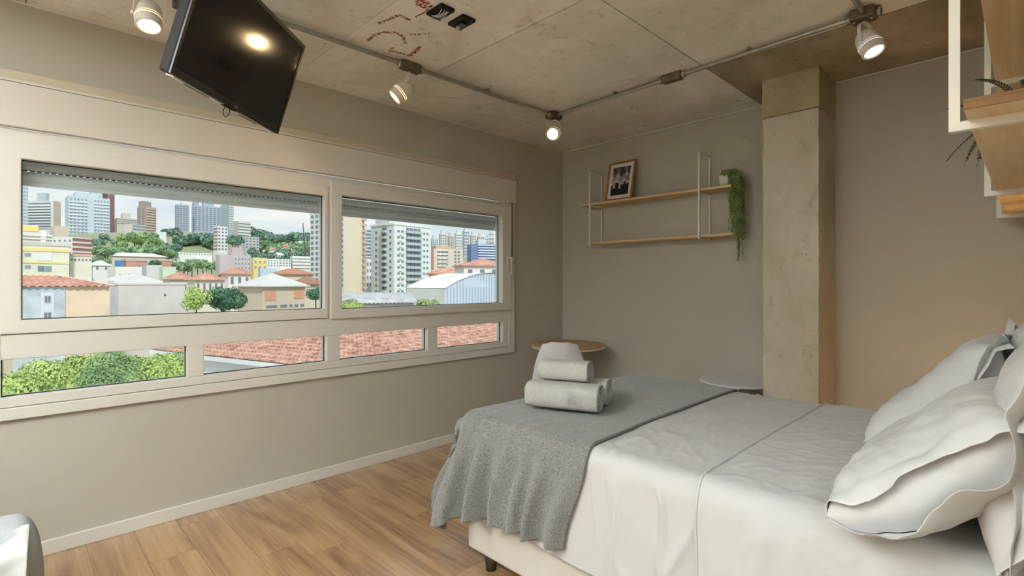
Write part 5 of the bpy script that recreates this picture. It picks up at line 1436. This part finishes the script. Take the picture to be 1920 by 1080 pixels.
# --- terracotta house just below the window
def at(u, v, d): p = d * (FW + (u - CX) / F_PX * RT); return np.array([p[0], p[1], CAM_H + (CY - v) / F_PX * d])
K = at(716, 703, 16.0); EL = at(360, 666, 20.6); dl = EL - K; dl[2] = 0; L1 = np.linalg.norm(dl); e1 = dl / L1
e2 = np.array([e1[1], -e1[0], 0.0]);
if e2 @ np.array([RT[0], RT[1], 0]) < 0: e2 = -e2
inw = e2.copy()  # away from the long eave is along e2 rotated back
zeave = (K[2] + EL[2]) / 2; K[2] = zeave
L1h, L2h, slope = 13.0, 21.0, .195
rt_house = empty('tiled_house', (K[0], K[1], -9), 'near house with an old terracotta tiled hip roof and white eaves wall, under the window', 'house')
c0, c1 = K, K + e1 * L1h; c3 = K + e2 * L2h; c2 = c1 + e2 * L2h
half = L1h / 2
M['tile'] = mat('roof_tile', lin(206, 165, 145), .9, var=.42, vscale=3.2, var_col=lin(150, 108, 92), rnd=.10)
def tile_face(A, u_, n_in, length, hipl, hipr, name):
    """rows of round tiles on one slope; A eave start, u_ along the eave, n_in inward"""
    mb = MB(); tw, tl_ = .22, .36; nr = int(half / tl_)
    for r in range(nr):
        d0, d1 = r * tl_, (r + 1) * tl_ + .05
        s0, s1_ = d0 * hipl, length - d0 * hipr; ncol = int((s1_ - s0) / tw)
        for c in range(ncol):
            x = s0 + c * tw + (.0 if ncol < 1 else 0); jit = random.uniform(-.012, .012); jz = random.uniform(0, .02)
            v = []
            for (dd, lift) in ((d0 - .02, .05), (d1, .0)):
                for (ox, oz) in ((0, 0), (.05, .045), (.11, .062), (.17, .045), (.22, 0)):
                    p = A + u_ * (x + ox) + n_in * (dd + jit); v.append((p[0], p[1], zeave + (dd) * slope + oz + lift + jz))
            mb.add(v, [(k, k + 1, 6 + k, 5 + k) for k in range(4)] + [(0, 1, 2, 3, 4)[::-1]])
    return child(mb, name, M['tile'], rt_house)
tile_face(c0, e1, e2, L1h, 1, 1, 'roof_tiles'); tile_face(c3, -e2, e1, L2h, 1, 1, 'roof_tiles')
cap = MB()
rd0 = c0 + (e1 + e2) * half; rd0[2] = zeave + half * slope + .08
rd1 = c3 + (e1 - e2) * half; rd1[2] = zeave + half * slope + .08
ncap = 26
for k in range(ncap):
    a_ = c0 + (rd0 - c0) * k / ncap; b2 = c0 + (rd0 - c0) * (k + 1.15) / ncap; a_ = a_ + np.array([0, 0, .10]); b2 = b2 + np.array([0, 0, .06])
    MB().tube([tuple(a_), tuple(b2)], [.15, .12], 8).build('ridge_tile', M['tile'], rt_house)
for k in range(24):
    a_ = rd0 + (rd1 - rd0) * k / 24; b2 = rd0 + (rd1 - rd0) * (k + 1.1) / 24
    MB().tube([tuple(a_), tuple(b2)], [.15, .13], 8).build('ridge_tile', M['tile'], rt_house)
wl = MB(); ins = .35
w0, w1, w2, w3 = c0 + (e1 + e2) * ins, c1 + (-e1 + e2) * ins, c2 + (-e1 - e2) * ins, c3 + (e1 - e2) * ins
prism(wl, [w0[:2], w1[:2], w2[:2], w3[:2]], -9, zeave - .05); wl.build('wall', cmat(222, 222, 220), rt_house)
fa = MB(); prism(fa, [p[:2] for p in (c0 + e1 * .02, c1, c1 + e2 * .12, c0 + e2 * .12)], zeave - .16, zeave + .02); prism(fa, [p[:2] for p in (c0, c0 + e1 * .12, c3 + e1 * .12, c3)], zeave - .16, zeave + .02)
fa.build('fascia', M['bandw'], rt_house)
sof = MB(); sof.poly([tuple(p[:2]) + (zeave - .1,) for p in (c0, c1, c2, c3)]); sof.build('soffit', M['bandw'], rt_house)
bk = MB(); bk.add([tuple(c1[:2]) + (zeave,), tuple(c2[:2]) + (zeave,), tuple(c3[:2]) + (zeave,), tuple(rd0), tuple(rd1)], [(0, 1, 4, 3), (2, 1, 4)]); bk.build('back_slope', M['terracotta_far'], rt_house)
un = MB(); un.add([tuple(c0[:2]) + (zeave,), tuple(c1[:2]) + (zeave,), tuple(c3[:2]) + (zeave,), tuple(rd0 - np.array([0, 0, .12])), tuple(rd1 - np.array([0, 0, .12]))], [(0, 1, 3), (2, 0, 3, 4)]); un.build('underlay', M['terracotta'], rt_house)
# curved white canopy at the foot of the eaves wall
cp = at(505, 702, 14.5)

# --- trees
def leaf_mat(name, c0, c1, tr=.25):
    m = mat(name, c0, .8, var=.5, vscale=1.1, var_col=c1, spec=.2); return m
M['leaf_bright'] = leaf_mat('leaf_bright', lin(192, 208, 130), lin(136, 164, 92))
M['leaf_mid'] = leaf_mat('leaf_mid', lin(160, 184, 124), lin(108, 138, 98))
M['leaf_dark'] = leaf_mat('leaf_dark', lin(96, 134, 104), lin(58, 96, 80))
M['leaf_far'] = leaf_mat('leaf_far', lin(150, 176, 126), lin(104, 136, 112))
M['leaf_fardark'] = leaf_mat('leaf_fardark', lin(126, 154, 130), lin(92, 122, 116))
M['bark'] = mat('bark', lin(110, 96, 80), .9)
def crown(seed, n, size, lobes=9, flat=.8):
    """unit crown: clusters of small leaf blades on the skin of several lobes"""
    rng = np.random.default_rng(seed)
    L = [np.array([0, 0, 0, .62])]
    for k in range(lobes):
        t = rng.uniform(0, 2 * PI); el = rng.uniform(-.5, .9); r = rng.uniform(.34, .52)
        L.append(np.array([math.cos(t) * math.cos(el) * .58, math.sin(t) * math.cos(el) * .58, math.sin(el) * .58 * flat, r]))
    L = np.array(L); w = L[:, 3] ** 2; w /= w.sum()
    idx = rng.choice(len(L), n, p=w); v = rng.normal(size=(n, 3)); v /= np.linalg.norm(v, axis=1, keepdims=True)
    rad = L[idx, 3] * rng.uniform(.78, 1.05, n); c = L[idx, :3] + v * rad[:, None] * np.array([1, 1, flat])
    # blades lean outwards and down, with scatter
    nn_ = v + rng.normal(scale=.55, size=(n, 3)); nn_ /= np.linalg.norm(nn_, axis=1, keepdims=True)
    t1 = np.cross(nn_, rng.normal(size=(n, 3))); t1 /= np.linalg.norm(t1, axis=1, keepdims=True); t2 = np.cross(nn_, t1)
    s = size * rng.uniform(.7, 1.3, n)[:, None]
    V = np.stack([c - t1 * s, c + t2 * s * .55, c + t1 * s, c - t2 * s * .55], 1).reshape(-1, 3)
    core = []
    return V, n
_cr = {}
def tree(u, v, d, rpx, label, m, kind=0, flat=.85, n=900, size=.11, group=None, name='tree', ys=1.0, zbase=None):
    """crown whose top shows at row v in column u, distance d, radius rpx pixels"""
    R_ = rpx / F_PX * d; p = d * (FW + (u - CX) / F_PX * RT); ztop = CAM_H + (CY - v) / F_PX * d
    zc = ztop - R_ * .98 * flat * ys
    key = (kind, n, size, flat, m)
    gz = ground(p[0], p[1]) - 1 if zbase is None else zbase
    root = empty(name, (p[0], p[1], gz), label, 'tree', group)
    if key not in _cr:
        V, n_ = crown(kind * 7 + 3, n, size, flat=flat)
        mb = MB(); mb.add(V, [(4 * k, 4 * k + 1, 4 * k + 2, 4 * k + 3) for k in range(n_)])
        # a solid inner body so light does not pass straight through
        G = np.zeros((14, 9, 3))
        for i in range(14):
            for j in range(9):
                th, ph = 2 * PI * i / 14, -PI / 2 + PI * j / 8
                q_ = np.array([math.cos(ph) * math.cos(th), math.cos(ph) * math.sin(th), math.sin(ph) * flat]) * .55
                q_ *= 1 + .25 * nz3(q_[0] * 3 + kind, q_[1] * 3, q_[2] * 3); G[i, j] = q_
        mb.grid(G, closed_u=True)
        o = mb.build('foliage', M[m], root); o.data.transform(Matrix.Translation(Vector(WORLD[root.name]))); _cr[key] = o.data
    else:
        o = bpy.data.objects.new('foliage', _cr[key]); C.objects.link(o); o.parent = root
    o['kind'] = 'stuff'
    o.location = (0, 0, zc - gz); o.scale = (R_, R_, R_ * ys); o.rotation_euler = (0, 0, (u * 1.7) % 6.28)
    mb = MB(); mb.tube([(p[0], p[1], gz), (p[0] + .04 * R_, p[1], (gz + zc) / 2), (p[0], p[1], zc)], [R_ * .10, R_ * .08, R_ * .05], 7); mb.build('trunk', M['bark'], root)
    return root
# near tree tops just below the left window pane
NT = [(20, 668, 13.5, 95, 0, 'bright feathery green tree top at the left end of the lower pane'), (120, 652, 15, 88, 1, 'bright green tree top, second from the left in the lower pane'),
      (215, 655, 14.2, 74, 2, 'green tree top in the middle of the lower left pane'), (298, 642, 15.5, 70, 3, 'light green tree top beside the tiled roof in the lower left pane')]
for u, v, d, r, k, lb in NT: tree(u, v, d, r, lb, 'leaf_bright' if k != 2 else 'leaf_mid', kind=k, n=16000, size=.034, flat=.9, ys=1.2, zbase=-9)
tree(368, 534, 41, 26, 'bright yellow-green tree beside the pale grey building', 'leaf_bright', 4, n=2200, size=.07, ys=1.3)
tree(419, 531, 43, 40, 'round dark green tree in front of the grey hip roofed house', 'leaf_dark', 5, n=3200, size=.06, ys=.95)
tree(648, 556, 27, 24, 'dark green bush at the left corner of the right pane', 'leaf_mid', 6, n=1800, size=.07)
tree(664, 560, 26, 22, 'bright green bush in front of the curved roof shed', 'leaf_bright', 7, n=1800, size=.07)
tree(803, 556, 30, 27, 'light green bush in front of the hangar side wall', 'leaf_mid', 8, n=1800, size=.07)
tree(592, 536, 62, 20, 'dark green tree below the tall cream tower', 'leaf_dark', 9, n=1200, size=.09)
rng2 = random.Random(12)
GL = 'tree among the wooded hillside in the window view'
zones = [(176, 208, 470, 452, 170, 13, 4, 'leaf_far'), (180, 210, 448, 428, 290, 14, 3, 'leaf_fardark'), (215, 300, 448, 432, 260, 15, 6, 'leaf_mid'), (212, 330, 466, 452, 215, 14, 9, 'leaf_far'),
         (296, 330, 434, 424, 330, 13, 4, 'leaf_fardark'), (330, 408, 442, 432, 280, 15, 7, 'leaf_fardark'), (300, 335, 462, 448, 240, 13, 3, 'leaf_fardark'), (328, 402, 494, 478, 160, 12, 8, 'leaf_far'),
         (430, 452, 450, 436, 230, 14, 3, 'leaf_fardark'), (464, 500, 438, 416, 400, 14, 6, 'leaf_fardark'), (486, 584, 446, 430, 360, 15, 12, 'leaf_fardark'), (476, 584, 460, 446, 300, 14, 11, 'leaf_far'), (470, 584, 478, 462, 230, 13, 10, 'leaf_fardark'), (488, 582, 470, 446, 270, 13, 9, 'leaf_far'),
         (470, 560, 482, 470, 210, 10, 6, 'leaf_fardark'), (172, 206, 488, 474, 150, 10, 3, 'leaf_far'), (280, 296, 492, 486, 145, 9, 2, 'leaf_dark'), (398, 420, 516, 512, 105, 9, 2, 'leaf_dark'), (300, 330, 505, 498, 130, 8, 2, 'leaf_far')]
for (ua, ub, va, vb, d, r, cnt, m) in zones:
    for k in range(cnt):
        u = ua + (ub - ua) * (k + .5) / cnt + rng2.uniform(-3, 3)
        tree(u, rng2.uniform(vb, va), d * rng2.uniform(.95, 1.05), r * rng2.uniform(.8, 1.25), GL, m, kind=10 + (k % 3), n=420, size=.16, group='trees on the hillside', flat=.8)
